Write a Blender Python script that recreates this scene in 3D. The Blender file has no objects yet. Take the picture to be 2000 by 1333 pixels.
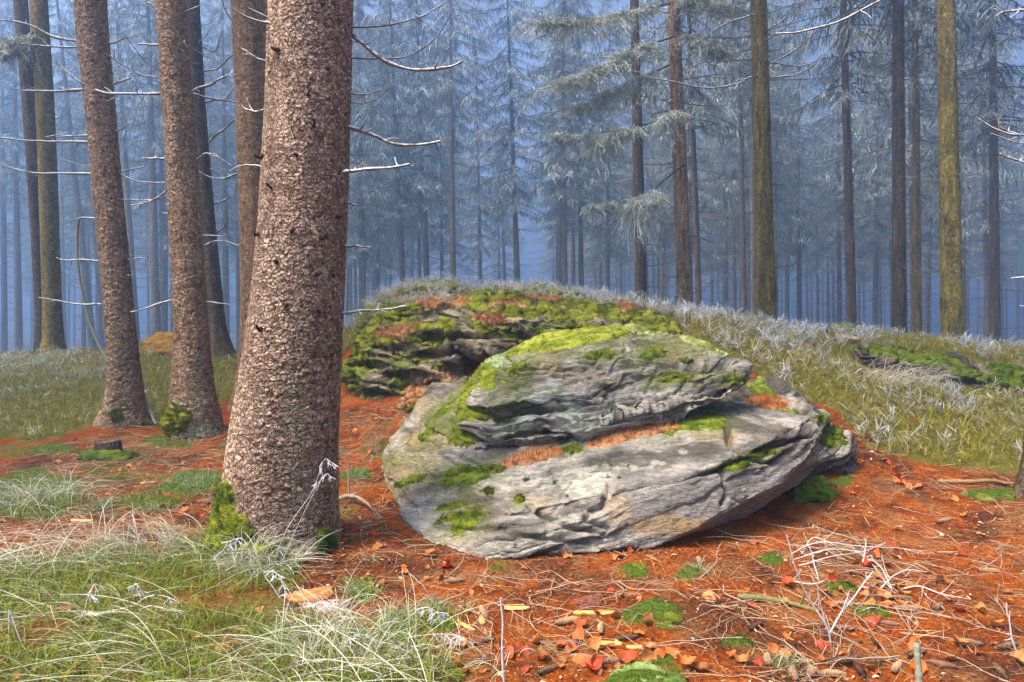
import bpy, bmesh, math, random
import numpy as np
from mathutils import Vector, Matrix, Quaternion

# ------------------------------------------------------------------ camera, sky, sun, exposure
scn = bpy.context.scene
COL = scn.collection
CAM_Z, FPX, HORIZON = 1.15, 1333.0, 610.0
PITCH = math.atan((666.5 - HORIZON) / FPX)
cam_data = bpy.data.cameras.new('camera')
cam_data.lens = 36.0 * FPX / 2000.0
cam_data.sensor_width = 36.0
cam_data.clip_start, cam_data.clip_end = 0.05, 1000.0
cam = bpy.data.objects.new('camera', cam_data)
COL.objects.link(cam)
cam.location = (0, 0, CAM_Z)
cam.rotation_euler = (math.pi / 2 - PITCH, 0, 0)
scn.camera = cam

SUN_EL, SUN_AZ = math.radians(60), math.radians(-118)      # azimuth from +Y towards +X: behind the camera, to its left
world = bpy.data.worlds.new('World')
scn.world = world
world.use_nodes = True
wn = world.node_tree.nodes
sky = wn.new('ShaderNodeTexSky')
sky.sky_type = 'NISHITA'
sky.sun_disc = False
sky.sun_elevation = SUN_EL
sky.sun_rotation = SUN_AZ
sky.altitude = 600
sky.air_density = 0.5
sky.dust_density = 9.0
sky.ozone_density = 1.0
wn['Background'].inputs['Strength'].default_value = 0.13
world.node_tree.links.new(sky.outputs[0], wn['Background'].inputs['Color'])

sun_data = bpy.data.lights.new('sun', 'SUN')
sun_data.energy = 3.4
sun_data.angle = math.radians(20)
sun_data.color = (1.0, 0.80, 0.56)
sun = bpy.data.objects.new('sun', sun_data)
COL.objects.link(sun)
to_sun = Vector((math.sin(SUN_AZ) * math.cos(SUN_EL), math.cos(SUN_AZ) * math.cos(SUN_EL), math.sin(SUN_EL)))
sun.rotation_euler = (-to_sun).to_track_quat('-Z', 'Y').to_euler()
sun.location = (-8, -8, 30)

scn.view_settings.view_transform = 'Standard'
scn.view_settings.look = 'None'
scn.view_settings.gamma = 1.0
scn.view_settings.use_curve_mapping = False
scn.view_settings.exposure = 1.78
scn.cycles.use_denoising = True
scn.cycles.max_bounces = 6
scn.cycles.diffuse_bounces = 3
scn.cycles.volume_bounces = 2
scn.cycles.use_adaptive_sampling = True
scn.cycles.adaptive_threshold = 0.02
HAZE_DENSITY = 0.0142

# ------------------------------------------------------------------ helpers
rng = np.random.default_rng(7)
random.seed(7)
CP, SP = math.cos(PITCH), math.sin(PITCH)

def at(px, py, d):
    """World point on the ray of a photo pixel (2000 px wide) at distance d along +Y."""
    cx, cz = (px - 1000.0) / FPX, (666.5 - py) / FPX
    y, z = CP + SP * cz, -SP + CP * cz
    k = d / y
    return np.array([cx * k, d, CAM_Z + z * k])

def proj(P):
    P = np.asarray(P, float)
    y, z = P[..., 1], P[..., 2] - CAM_Z
    f = np.maximum(CP * y - SP * z, 1e-3)
    return 1000 + FPX * P[..., 0] / f, 666.5 - FPX * (SP * y + CP * z) / f, CP * y - SP * z

def _h(ix, iy, iz):
    h = ix.astype(np.uint32) * np.uint32(374761393) + iy.astype(np.uint32) * np.uint32(668265263) + iz.astype(np.uint32) * np.uint32(2246822519)
    h = (h ^ (h >> np.uint32(13))) * np.uint32(1274126177)
    h = (h ^ (h >> np.uint32(15))) * np.uint32(2246822519)
    h = h ^ (h >> np.uint32(16))
    return h.astype(np.float64) / 4294967295.0

def vnoise(P):
    """Value noise in [-1, 1] at points (N,3)."""
    P = np.asarray(P, float)
    i = np.floor(P).astype(np.int64)
    f = P - i
    f = f * f * f * (f * (f * 6 - 15) + 10)
    r = 0
    for a in (0, 1):
        wa = f[..., 0] if a else 1 - f[..., 0]
        for b in (0, 1):
            wb = f[..., 1] if b else 1 - f[..., 1]
            for c in (0, 1):
                wc = f[..., 2] if c else 1 - f[..., 2]
                r = r + wa * wb * wc * _h(i[..., 0] + a, i[..., 1] + b, i[..., 2] + c)
    return r * 2 - 1

def fbm(P, octaves=4, gain=0.5, lac=2.03):
    P = np.asarray(P, float)
    r, a, n = 0, 1.0, 0
    for o in range(octaves):
        r = r + a * vnoise(P * lac ** o + 17.3 * o)
        n += a
        a *= gain
    return r / n

def sstep(a, b, x):
    t = np.clip((x - a) / (b - a), 0, 1)
    return t * t * (3 - 2 * t)

def mix(a, b, t):
    t = np.asarray(t)[..., None]
    return np.asarray(a) * (1 - t) + np.asarray(b) * t

def norm(v):
    return v / np.maximum(np.linalg.norm(v, axis=-1, keepdims=True), 1e-9)

def smooth_curve(pts, n):
    """Catmull-Rom through points, n samples."""
    p = np.asarray(pts, float)
    if len(p) == 2:
        t = np.linspace(0, 1, n)[:, None]
        return p[0] * (1 - t) + p[1] * t
    e = np.vstack([2 * p[0] - p[1], p, 2 * p[-1] - p[-2]])
    u = np.linspace(0, len(p) - 1 - 1e-6, n)
    i = u.astype(int)
    t = (u - i)[:, None]
    a, b, c, d = e[i], e[i + 1], e[i + 2], e[i + 3]
    return 0.5 * (2 * b + (c - a) * t + (2 * a - 5 * b + 4 * c - d) * t ** 2 + (3 * b - a - 3 * c + d) * t ** 3)

def mesh_from(name, V, F, cols=None, smooth=True):
    """A mesh from vertex array and one face array (quads or tris) or a list of them."""
    Fs = F if isinstance(F, list) else [F]
    me = bpy.data.meshes.new(name)
    V = np.ascontiguousarray(V, np.float32)
    me.vertices.add(len(V))
    me.vertices.foreach_set('co', V.ravel())
    nl = sum(f.size for f in Fs)
    npol = sum(len(f) for f in Fs)
    me.loops.add(nl)
    me.polygons.add(npol)
    me.loops.foreach_set('vertex_index', np.concatenate([f.ravel() for f in Fs]).astype(np.int32))
    starts, s = [], 0
    for f in Fs:
        k = f.shape[1]
        starts.append(s + np.arange(len(f)) * k)
        s += f.size
    me.polygons.foreach_set('loop_start', np.concatenate(starts).astype(np.int32))
    if smooth:
        me.polygons.foreach_set('use_smooth', np.ones(npol, bool))
    me.update(calc_edges=True)
    if cols is not None:
        c = np.ones((len(V), 4), np.float32)
        c[:, :3] = np.clip(cols, 0, 1)
        a = me.attributes.new('Col', 'FLOAT_COLOR', 'POINT')
        a.data.foreach_set('color', c.ravel())
    return me

def add(name, me, mat=None, parent=None, kind=None):
    o = bpy.data.objects.new(name, me)
    COL.objects.link(o)
    if mat and me and not me.materials:
        me.materials.append(mat)
    if parent is not None:
        o.parent = parent
    if kind:
        o['kind'] = kind
    return o

def thing(name, label, cat, loc=(0, 0, 0), group=None):
    o = bpy.data.objects.new(name, None)
    COL.objects.link(o)
    o.location = loc
    o.empty_display_size = 0.2
    return tag(o, label, cat, group)

def tag(o, label, cat, group=None, kind=None):
    o['label'] = label
    o['category'] = cat
    if group:
        o['group'] = group
    o['kind'] = kind or o.get('kind') or 'thing'
    return o

def strips(P, W, side):
    """Ribbons: P (N,K,3), W (N,K) half widths, side (N,3) or (N,K,3). Returns V, quads."""
    N, K, _ = P.shape
    if side.ndim == 2:
        side = side[:, None, :]
    o = side * W[..., None]
    V = np.stack([P - o, P + o], 2).reshape(-1, 3)
    b = (np.arange(N)[:, None] * K + np.arange(K - 1)[None, :]) * 2
    b = b.ravel()
    return V, np.stack([b, b + 1, b + 3, b + 2], 1)

def tubes(P, R, S=5, cap=True):
    """Tubes: P (N,K,3), R (N,K). Returns V, quads."""
    N, K, _ = P.shape
    T = norm(np.gradient(P, axis=1))
    ref = np.where(np.abs(T[:, :1, 2:3]) > 0.9, np.array([1.0, 0, 0]), np.array([0, 0, 1.0]))
    U = norm(np.cross(T, np.broadcast_to(ref, T.shape)))
    Wv = np.cross(T, U)
    a = np.arange(S) / S * 2 * np.pi
    V = P[:, :, None, :] + R[:, :, None, None] * (np.cos(a)[None, None, :, None] * U[:, :, None, :] + np.sin(a)[None, None, :, None] * Wv[:, :, None, :])
    base = (np.arange(N)[:, None, None] * K + np.arange(K - 1)[None, :, None]) * S
    s0 = np.arange(S)[None, None, :]
    s1 = (s0 + 1) % S
    F = np.stack([base + s0, base + s1, base + S + s1, base + S + s0], -1).reshape(-1, 4)
    return V.reshape(-1, 3), F

def merge(parts):
    """[(V,F,C)] -> V,F,C with one face width."""
    Vs, Fs, Cs, o = [], [], [], 0
    for V, F, C in parts:
        Vs.append(V)
        Fs.append(F + o)
        C = np.asarray(C, float)
        Cs.append(np.broadcast_to(C, (len(V), 3)) if C.ndim == 1 else C)
        o += len(V)
    return np.vstack(Vs), np.vstack(Fs), np.vstack(Cs)

def vnormals(V, F):
    n = np.cross(V[F[:, 2]] - V[F[:, 0]], V[F[:, -1]] - V[F[:, 1]])
    N = np.zeros_like(V)
    for k in range(F.shape[1]):
        for c in range(3):
            N[:, c] += np.bincount(F[:, k], n[:, c], len(V))
    return norm(N)

def in_poly(px, py, poly):
    r = np.zeros(np.shape(px), bool)
    n = len(poly)
    for i in range(n):
        x0, y0 = poly[i]
        x1, y1 = poly[(i + 1) % n]
        if y0 == y1:
            continue
        c = ((y0 > py) != (y1 > py)) & (px < (x1 - x0) * (py - y0) / (y1 - y0) + x0)
        r ^= c
    return r

# ------------------------------------------------------------------ materials
def new_mat(name):
    m = bpy.data.materials.new(name)
    m.use_nodes = True
    nt = m.node_tree
    b = nt.nodes['Principled BSDF']
    b.inputs['Specular IOR Level'].default_value = 0.25
    return m, nt, b

def N_(nt, kind, **kw):
    n = nt.nodes.new(kind)
    for k, v in kw.items():
        if k in n.inputs:
            n.inputs[k].default_value = v
        else:
            setattr(n, k, v)
    return n

def ramp(nt, stops, src):
    r = nt.nodes.new('ShaderNodeValToRGB')
    el = r.color_ramp.elements
    while len(el) < len(stops):
        el.new(0.5)
    for e, (p, c) in zip(el, stops):
        e.position = p
        e.color = (*c, 1)
    nt.links.new(src, r.inputs[0])
    return r.outputs[0]

def mixrgb(nt, blend, fac, a, b):
    m = nt.nodes.new('ShaderNodeMix')
    m.data_type = 'RGBA'
    m.blend_type = blend
    for v, i in ((fac, 0), (a, 6), (b, 7)):
        if hasattr(v, 'is_linked'):
            nt.links.new(v, m.inputs[i])
        elif i == 0:
            m.inputs[0].default_value = v
        else:
            m.inputs[i].default_value = (*v, 1)
    return m.outputs[2]

def attr_mat(name, rough=0.85, var_scale=60.0, var=0.35, bump_scale=150.0, bump=0.4, bump_dist=0.004, spec=0.2, stretch=None, random_hue=0.0, translucent=0.0, frost=None, grit=0.0, tints=None, scales=None):
    """Colour from the vertex attribute Col, varied by fine noise, with a noise bump; frost = hoar on faces that look up."""
    m, nt, b = new_mat(name)
    L = nt.links.new
    tc = N_(nt, 'ShaderNodeTexCoord')
    vec = tc.outputs['Object']
    if stretch:
        mp = N_(nt, 'ShaderNodeMapping')
        mp.inputs['Scale'].default_value = stretch[0]
        mp.inputs['Rotation'].default_value = stretch[1]
        L(vec, mp.inputs[0])
        vec = mp.outputs[0]
    at_ = N_(nt, 'ShaderNodeAttribute', attribute_name='Col')
    col = at_.outputs['Color']
    n1 = N_(nt, 'ShaderNodeTexNoise', Scale=var_scale, Detail=5.0, Roughness=0.7)
    L(vec, n1.inputs['Vector'])
    v = ramp(nt, [(0.3, (1 - var,) * 3), (0.7, (1 + var,) * 3)], n1.outputs[0])
    col = mixrgb(nt, 'MULTIPLY', 1.0, col, v)
    if grit:
        n6 = N_(nt, 'ShaderNodeTexNoise', Scale=grit * 1.3, Detail=3.0, Roughness=0.75)
        L(tc.outputs['Object'], n6.inputs['Vector'])
        col = mixrgb(nt, 'MULTIPLY', 1.0, col, ramp(nt, [(0.32, (0.55,) * 3), (0.62, (1.3,) * 3)], n6.outputs[0]))
    if scales:                                                   # overlapping bark scales: thin dark seams, each scale its own tone
        ns = N_(nt, 'ShaderNodeTexNoise', Scale=scales[3], Detail=3.0)
        L(tc.outputs['Object'], ns.inputs['Vector'])
        wv = mixrgb(nt, 'LINEAR_LIGHT', scales[4], tc.outputs['Object'], ns.outputs['Color'])
        mp2 = N_(nt, 'ShaderNodeMapping')
        mp2.inputs['Scale'].default_value = scales[:3]
        L(wv, mp2.inputs[0])
        v1 = N_(nt, 'ShaderNodeTexVoronoi', feature='DISTANCE_TO_EDGE', Scale=1.0)
        v2 = N_(nt, 'ShaderNodeTexVoronoi', feature='F1', Scale=1.0)
        L(mp2.outputs[0], v1.inputs['Vector'])
        L(mp2.outputs[0], v2.inputs['Vector'])
        sxr = N_(nt, 'ShaderNodeSeparateColor')
        L(v2.outputs['Color'], sxr.inputs[0])
        col = mixrgb(nt, 'MULTIPLY', 1.0, col, ramp(nt, [(0.0, (0.62, 0.58, 0.55)), (1.0, (1.30, 1.30, 1.30))], sxr.outputs[0]))
        col = mixrgb(nt, 'MULTIPLY', 1.0, col, ramp(nt, [(0.0, (0.32, 0.26, 0.22)), (0.10, (1, 1, 1))], v1.outputs['Distance']))
        SC = v1.outputs['Distance']
    if tints:
        oi0 = N_(nt, 'ShaderNodeObjectInfo')
        col = mixrgb(nt, 'MULTIPLY', 1.0, col, ramp(nt, tints, oi0.outputs['Random']))
    if random_hue:
        oi = N_(nt, 'ShaderNodeObjectInfo')
        hs = N_(nt, 'ShaderNodeHueSaturation')
        mr = N_(nt, 'ShaderNodeMapRange')
        mr.inputs['To Min'].default_value = 1 - random_hue
        mr.inputs['To Max'].default_value = 1 + random_hue
        L(oi.outputs['Random'], mr.inputs[0])
        L(mr.outputs[0], hs.inputs['Value'])
        mr2 = N_(nt, 'ShaderNodeMapRange')
        mr2.inputs['To Min'].default_value = 0.5 - random_hue * 0.05
        mr2.inputs['To Max'].default_value = 0.5 + random_hue * 0.05
        L(oi.outputs['Random'], mr2.inputs[0])
        L(mr2.outputs[0], hs.inputs['Hue'])
        L(col, hs.inputs['Color'])
        col = hs.outputs[0]
    if frost:
        ge = N_(nt, 'ShaderNodeNewGeometry')
        sx = N_(nt, 'ShaderNodeSeparateXYZ')
        L(ge.outputs['True Normal'], sx.inputs[0])
        n3 = N_(nt, 'ShaderNodeTexNoise', Scale=35.0, Detail=3.0)
        L(tc.outputs['Object'], n3.inputs['Vector'])
        ad = N_(nt, 'ShaderNodeMath', operation='ADD')
        L(sx.outputs[2], ad.inputs[0])
        L(n3.outputs[0], ad.inputs[1])
        fr = ramp(nt, [(frost[0], (0, 0, 0)), (frost[1], (1, 1, 1))], ad.outputs[0])
        col = mixrgb(nt, 'MIX', fr, col, (0.62, 0.64, 0.66))
    L(col, b.inputs['Base Color'])
    b.inputs['Roughness'].default_value = rough
    b.inputs['Specular IOR Level'].default_value = spec
    if bump:
        n2 = N_(nt, 'ShaderNodeTexNoise', Scale=bump_scale, Detail=6.0, Roughness=0.65)
        L(vec, n2.inputs['Vector'])
        bp = N_(nt, 'ShaderNodeBump', Strength=bump, Distance=bump_dist)
        L(n2.outputs[0], bp.inputs['Height'])
        nrm = bp.outputs[0]
        if scales:
            b6 = N_(nt, 'ShaderNodeBump', Strength=1.0, Distance=scales[5])
            L(ramp(nt, [(0.0, (0, 0, 0)), (0.14, (1, 1, 1))], SC), b6.inputs['Height'])
            L(nrm, b6.inputs['Normal'])
            nrm = b6.outputs[0]
        if grit:
            n5 = N_(nt, 'ShaderNodeTexNoise', Scale=grit, Detail=4.0, Roughness=0.7)
            L(tc.outputs['Object'], n5.inputs['Vector'])
            b5 = N_(nt, 'ShaderNodeBump', Strength=0.9, Distance=0.006)
            L(n5.outputs[0], b5.inputs['Height'])
            L(nrm, b5.inputs['Normal'])
            nrm = b5.outputs[0]
        L(nrm, b.inputs['Normal'])
    if translucent:
        tr = N_(nt, 'ShaderNodeBsdfTranslucent')
        L(col, tr.inputs['Color'])
        ms = N_(nt, 'ShaderNodeMixShader')
        ms.inputs[0].default_value = translucent
        L(b.outputs[0], ms.inputs[1])
        L(tr.outputs[0], ms.inputs[2])
        L(ms.outputs[0], nt.nodes['Material Output'].inputs['Surface'])
    return m

M_ROCK = attr_mat('gneiss', 0.9, 6.0, 0.5, 8.0, 1.0, 0.02, 0.25, grit=140.0, stretch=((3.0, 3.0, 16.0), (0.0, 0.24, 0.0)))
M_ROCK2 = attr_mat('mossy_gneiss', 0.92, 10.0, 0.5, 16.0, 1.0, 0.02, 0.2, grit=110.0, stretch=((2.0, 2.0, 7.0), (0.0, 0.1, 0.0)))
M_MOSS = attr_mat('moss', 0.95, 120.0, 0.45, 220.0, 1.0, 0.006, 0.1)
M_BARK = attr_mat('flaky_bark', 0.9, 90.0, 0.30, 160.0, 0.6, 0.004, 0.15, scales=(44.0, 44.0, 58.0, 14.0, 0.035, 0.006))
M_FARBARK = attr_mat('far_bark', 0.9, 18.0, 0.35, 30.0, 0.7, 0.02, 0.15, random_hue=0.25, scales=(5.0, 5.0, 26.0, 5.0, 0.10, 0.008))
M_TWIG = attr_mat('twig_wood', 0.8, 80.0, 0.3, 200.0, 0.5, 0.003, 0.2)
M_FTWIG = attr_mat('frosted_twig', 0.8, 80.0, 0.3, 200.0, 0.5, 0.003, 0.2, frost=(0.80, 1.20))
M_BLADE = attr_mat('plant_fibre', 0.75, 40.0, 0.2, 100.0, 0.0, 0.0, 0.25, translucent=0.25)
M_CROWN = attr_mat('spruce_needles', 0.85, 3.0, 0.3, 100.0, 0.0, 0.0, 0.1)
M_LEAF = attr_mat('beech_leaf', 0.6, 60.0, 0.35, 120.0, 0.4, 0.003, 0.35, translucent=0.15, tints=[(0.0, (0.9, 0.35, 0.5)), (0.2, (0.6, 0.3, 0.6)), (0.38, (1.0, 0.75, 0.8)), (0.6, (1.0, 1.1, 1.1)), (0.8, (0.95, 1.5, 2.6)), (0.9, (0.38, 0.5, 0.9)), (1.0, (1.05, 0.9, 0.9))])
M_CONE = attr_mat('cone_scales', 0.7, 120.0, 0.3, 200.0, 0.3, 0.003, 0.3, random_hue=0.35)
M_GROUND = attr_mat('forest_floor', 0.95, 70.0, 0.75, 90.0, 1.0, 0.03, 0.08)
M_NEEDLE = attr_mat('fallen_needles', 0.8, 40.0, 0.2, 100.0, 0.0, 0.0, 0.2)
# ------------------------------------------------------------------ ground
_G = [(548, 1065, 3.37), (300, 1040, 3.55), (0, 1040, 3.6), (0, 950, 4.4), (100, 880, 5.2), (0, 870, 5.4), (240, 825, 6.1), (380, 852, 5.6),
      (490, 800, 6.6), (0, 760, 7.2), (200, 740, 7.4), (0, 690, 9.5), (110, 682, 10.0), (430, 695, 8.6), (430, 760, 7.3), (310, 690, 8.6),
      (700, 1000, 3.95), (700, 900, 4.7), (700, 830, 5.2), (720, 770, 5.8), (1000, 1092, 3.18), (1350, 1072, 3.35), (1600, 960, 4.3),
      (1700, 900, 4.8), (1850, 920, 4.6), (2000, 940, 4.5), (2000, 1000, 3.9), (1700, 800, 5.6), (1850, 800, 5.8), (2000, 800, 6.0),
      (1650, 705, 6.8), (1850, 712, 6.9), (2000, 750, 6.6), (1500, 650, 7.3), (1800, 672, 7.6), (2000, 703, 7.4), (1300, 612, 7.0),
      (1330, 650, 6.2), (1100, 585, 7.2), (850, 575, 7.2), (690, 650, 6.9)]
_gp = [at(*g) for g in _G]
for x in (-9, -6, -3, 0, 3, 6, 9):
    for y in (-6, -3, 0, 1.6):
        _gp.append(np.array([x, y, 0.0]))
_gp += [np.array(p, float) for p in [(-6, 3.5, 0.02), (-6, 5.5, 0.15), (5.5, 4, 0.05), (7, 6, 0.4), (8, 8, 0.6), (-9, 9, 0.5),
        (-9, 12, 0.3), (-5, 12.5, 0.25), (-1.5, 11, 0.5), (2, 11, 0.45), (6, 11, 0.25), (10, 11, 0.1), (-1.6, 8.6, 0.9), (1, 9, 1.0)]]
for x in (-60, -30, -12, 0, 12, 30, 60):
    for y, z in ((16, -0.6), (25, -2.0), (40, -3.0), (70, -3.2), (110, -3.2)):
        _gp.append(np.array([x, y, z]))
for x in (-60, -25, 25, 60):
    for y in (-30, 0):
        _gp.append(np.array([x, y, -0.2]))
_gp = np.array(_gp)
_dd = np.sqrt(((_gp[:, None, :2] - _gp[None, :, :2]) ** 2).sum(-1) + 0.25)
_A = np.zeros((len(_gp) + 3,) * 2)
_A[:-3, :-3] = _dd
_pp = np.hstack([np.ones((len(_gp), 1)), _gp[:, :2]])
_A[:-3, -3:] = _pp
_A[-3:, :-3] = _pp.T
_w = np.linalg.solve(_A, np.concatenate([_gp[:, 2], np.zeros(3)]))

def ground_z(x, y, fine=True):
    x, y = np.atleast_1d(np.asarray(x, float)), np.atleast_1d(np.asarray(y, float))
    sh = x.shape
    x, y = x.ravel(), y.ravel()
    z = np.empty(len(x))
    for s in range(0, len(x), 20000):
        e = slice(s, s + 20000)
        d = np.sqrt((x[e, None] - _gp[None, :, 0]) ** 2 + (y[e, None] - _gp[None, :, 1]) ** 2 + 0.25)
        z[e] = d @ _w[:-3] + _w[-3] + _w[-2] * x[e] + _w[-1] * y[e]
    r = np.hypot(x, y)
    k = sstep(90, 130, r)
    z = z * (1 - k) - 3.2 * k
    P = np.stack([x, y, np.zeros_like(x)], -1)
    near = 1 - sstep(9, 14, r)
    z += 0.03 * fbm(P * 1.7 + 3, 3) * (0.4 + 0.6 * near) + (0.6 * vnoise(P * 0.08) * sstep(14, 30, r))
    if fine:
        z += near * (0.012 * fbm(P * 9 + 9, 3) + 0.006 * fbm(P * 35, 2))
    return z.reshape(sh)

def ground_hit(px, py):
    """Where the ray of a photo pixel meets the ground."""
    d = np.concatenate([np.arange(1.4, 12, 0.02), np.arange(12, 90, 0.3)])
    cx, cz = (px - 1000.0) / FPX, (666.5 - py) / FPX
    yk, zk = CP + SP * cz, -SP + CP * cz
    x, z = cx * d / yk, CAM_Z + zk * d / yk
    h = ground_z(x, d, False)
    k = np.argmax(z < h)
    if not (z < h).any():
        k = np.argmin(np.abs(z[:530] - h[:530]))
    return np.array([x[k], d[k], ground_z(x[k:k + 1], d[k:k + 1])[0]])

FG_GRASS = [(-300, 1100), (120, 1085), (300, 1085), (400, 1040), (470, 1050), (560, 1095), (580, 1150), (560, 1200), (640, 1225), (760, 1235), (880, 1290), (930, 1340), (930, 1700), (-900, 1700)]
LEFT_FIELD = [(-400, 700), (150, 712), (300, 668), (460, 690), (475, 770), (300, 835), (190, 828), (110, 855), (-400, 890)]
HILL = [(1240, 560), (1500, 600), (2100, 670), (2300, 700), (2300, 960), (2000, 935), (1900, 925), (1700, 880), (1630, 800), (1480, 725), (1400, 690), (1300, 640)]
CREST = [(690, 600), (780, 520), (1240, 555), (1330, 640), (1200, 640), (900, 580), (720, 680)]
SMALL_GREEN = [(60, 965, 110, 60), (1285, 1200, 70, 28), (1265, 1325, 90, 20), (1640, 940, 30, 14), (1930, 968, 70, 14), (380, 945, 75, 28), (690, 935, 35, 14),
               (215, 890, 60, 22), (110, 880, 45, 12), (330, 865, 40, 12), (300, 985, 70, 18), (1240, 1115, 32, 9), (1340, 1120, 25, 14), (1450, 1255, 22, 12),
               (1655, 1148, 25, 12), (1710, 1200, 30, 14), (1500, 1095, 35, 14), (980, 1115, 20, 7), (850, 1215, 40, 26), (780, 1235, 45, 35), (690, 1160, 35, 25), (1310, 1295, 30, 14)]
YELLOW_MOSS = [(60, 695, 60, 8), (130, 1120, 90, 20), (440, 1130, 80, 40), (620, 1115, 40, 20)]

def region(P):
    """Masks (grass foreground, field, hill, green patch) at ground points, from where they sit in the photo."""
    P = np.asarray(P, float)
    Q = P * np.array([1, 1, 0])
    px, py, dep = proj(P)
    sc = 900 / np.maximum(dep, 1)
    px = px + 0.16 * sc * fbm(Q * 3.1, 3)
    py = py + 0.07 * sc * fbm(Q * 3.1 + 40, 3)
    front = dep > 0.3
    g = in_poly(px, py, FG_GRASS) & front & (P[..., 1] < 4.2)
    g |= (P[..., 1] < 1.9) & (P[..., 0] < 0)
    f = in_poly(px, py, LEFT_FIELD) & (P[..., 1] > 4.5) & (P[..., 1] < 9.6) & (P[..., 0] < -1.8)
    f |= (P[..., 0] < -5.5) & (P[..., 1] > 5) & (P[..., 1] < 9)
    h = in_poly(px, py, HILL) & (P[..., 1] > 4.3) & (P[..., 1] < 8.4)
    h |= (P[..., 0] > 0.6) & (P[..., 1] > 6.3) & (P[..., 1] < 10.5) | ((np.abs(P[..., 0] + .3) < 1.8) & (P[..., 1] > 6.7) & (P[..., 1] < 9))
    h |= (P[..., 0] > 3.6) & (P[..., 1] > 4.9) & (P[..., 1] < 9)
    s = np.zeros(px.shape)
    for cx, cy, rx, ry in SMALL_GREEN:
        s = np.maximum(s, 1 - ((px - cx) / rx) ** 2 - ((py - cy) / ry) ** 2)
    return g, f, h, np.clip(s, 0, 1) * front

def axis(lo, hi, step, far, grow=1.12):
    a = list(np.arange(lo, hi + 1e-6, step))
    s, x = step, a[-1]
    while x < far:
        s = min(s * grow, 12)
        x += s
        a.append(x)
    s, x, b = step, lo, []
    while x > -far:
        s = min(s * grow, 12)
        x -= s
        b.append(x)
    return np.array(b[::-1] + a)

def build_ground():
    xs, ys = axis(-3.5, 3.8, 0.029, 150), axis(1.8, 6.9, 0.029, 150)
    X, Y = np.meshgrid(xs, ys)
    Z = ground_z(X, Y)
    V = np.stack([X, Y, Z], -1).reshape(-1, 3)
    nx, ny = len(xs), len(ys)
    i = (np.arange(ny - 1)[:, None] * nx + np.arange(nx - 1)[None, :]).ravel()
    F = np.stack([i, i + 1, i + nx + 1, i + nx], 1)
    g, f, h, s = region(V)
    Q = V * np.array([1, 1, 0.3])
    n1, n2, n3 = fbm(Q * 2.2, 4), fbm(Q * 14 + 5, 4), fbm(Q * 40 + 8, 2)
    lit = mix((0.22, 0.045, 0.006), (0.38, 0.092, 0.012), sstep(-0.5, 0.5, n2))
    lit = mix(lit, (0.075, 0.032, 0.018), 0.85 * sstep(-0.05, 0.40, fbm(Q * 4.5 + 21, 4) + 0.5 * n3))
    lit = mix(lit, (0.30, 0.14, 0.05), 0.6 * sstep(0.1, 0.45, fbm(Q * 6 + 33, 3)))
    far = sstep(7.5, 11, np.hypot(V[:, 0], V[:, 1]))
    c = mix(lit, (0.10, 0.075, 0.045), far)
    c = mix(c, mix((0.10, 0.10, 0.02), (0.18, 0.11, 0.03), sstep(-.3, .4, n2)), g * (0.6 + 0.4 * (n1 > -0.1)))
    c = mix(c, mix((0.13, 0.13, 0.02), (0.21, 0.16, 0.035), sstep(-.3, .4, n2)), f | h)
    c = mix(c, (0.08, 0.13, 0.015), sstep(0.1, 0.5, s + 0.35 * n2))
    left = (V[:, 0] < -0.9) & (V[:, 1] > 3.6) & (V[:, 1] < 6.4)
    c = mix(c, (0.11, 0.13, 0.02), left * sstep(0.12, 0.4, fbm(Q * 3.3 + 70, 4)) * 0.8)
    V[:, 2] += 0.018 * sstep(0.05, 0.6, s) * (1 + n2)
    return add('ground', mesh_from('ground', V, F, c), M_GROUND, kind='structure')
ground = build_ground()
ground['label'] = 'forest floor of orange needle litter rising to a low ridge'
# ------------------------------------------------------------------ rocks
def remeshed(hulls, voxel, smooth=6):
    """Union of convex hulls of points, remeshed to an even grid: V, F."""
    bm = bmesh.new()
    for pts in hulls:
        vs = [bm.verts.new(tuple(p)) for p in pts]
        r = bmesh.ops.convex_hull(bm, input=vs)
        dead = [g for g in set(r['geom_interior'] + r['geom_unused']) if isinstance(g, bmesh.types.BMVert)]
        bmesh.ops.delete(bm, geom=dead, context='VERTS')
    me = bpy.data.meshes.new('tmp')
    bm.to_mesh(me)
    bm.free()
    o = bpy.data.objects.new('tmp', me)
    COL.objects.link(o)
    m = o.modifiers.new('r', 'REMESH')
    m.mode = 'VOXEL'
    m.voxel_size = voxel
    if smooth:
        s = o.modifiers.new('s', 'SMOOTH')
        s.iterations = smooth
        s.factor = 0.5
    dg = bpy.context.evaluated_depsgraph_get()
    ev = o.evaluated_get(dg)
    e = ev.to_mesh()
    V = np.empty(len(e.vertices) * 3)
    e.vertices.foreach_get('co', V)
    F = np.empty(len(e.loops), np.int32)
    e.loops.foreach_get('vertex_index', F)
    assert len(F) == 4 * len(e.polygons)
    ev.to_mesh_clear()
    bpy.data.objects.remove(o)
    bpy.data.meshes.remove(me)
    V, F = V.reshape(-1, 3), F.reshape(-1, 4)
    g = V[:, 2] > ground_z(V[:, 0], V[:, 1], False) - 0.08        # what is buried deeper is left out
    F = F[g[F].any(1)]
    idx, inv = np.unique(F, return_inverse=True)
    return V[idx], inv.reshape(-1, 4).astype(np.int64)

def poly_dist(px, py, line):
    d = np.full(px.shape, 1e9)
    for (x0, y0), (x1, y1) in zip(line[:-1], line[1:]):
        dx, dy = x1 - x0, y1 - y0
        t = np.clip(((px - x0) * dx + (py - y0) * dy) / (dx * dx + dy * dy), 0, 1)
        d = np.minimum(d, np.hypot(px - x0 - t * dx, py - y0 - t * dy))
    return d

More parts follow.
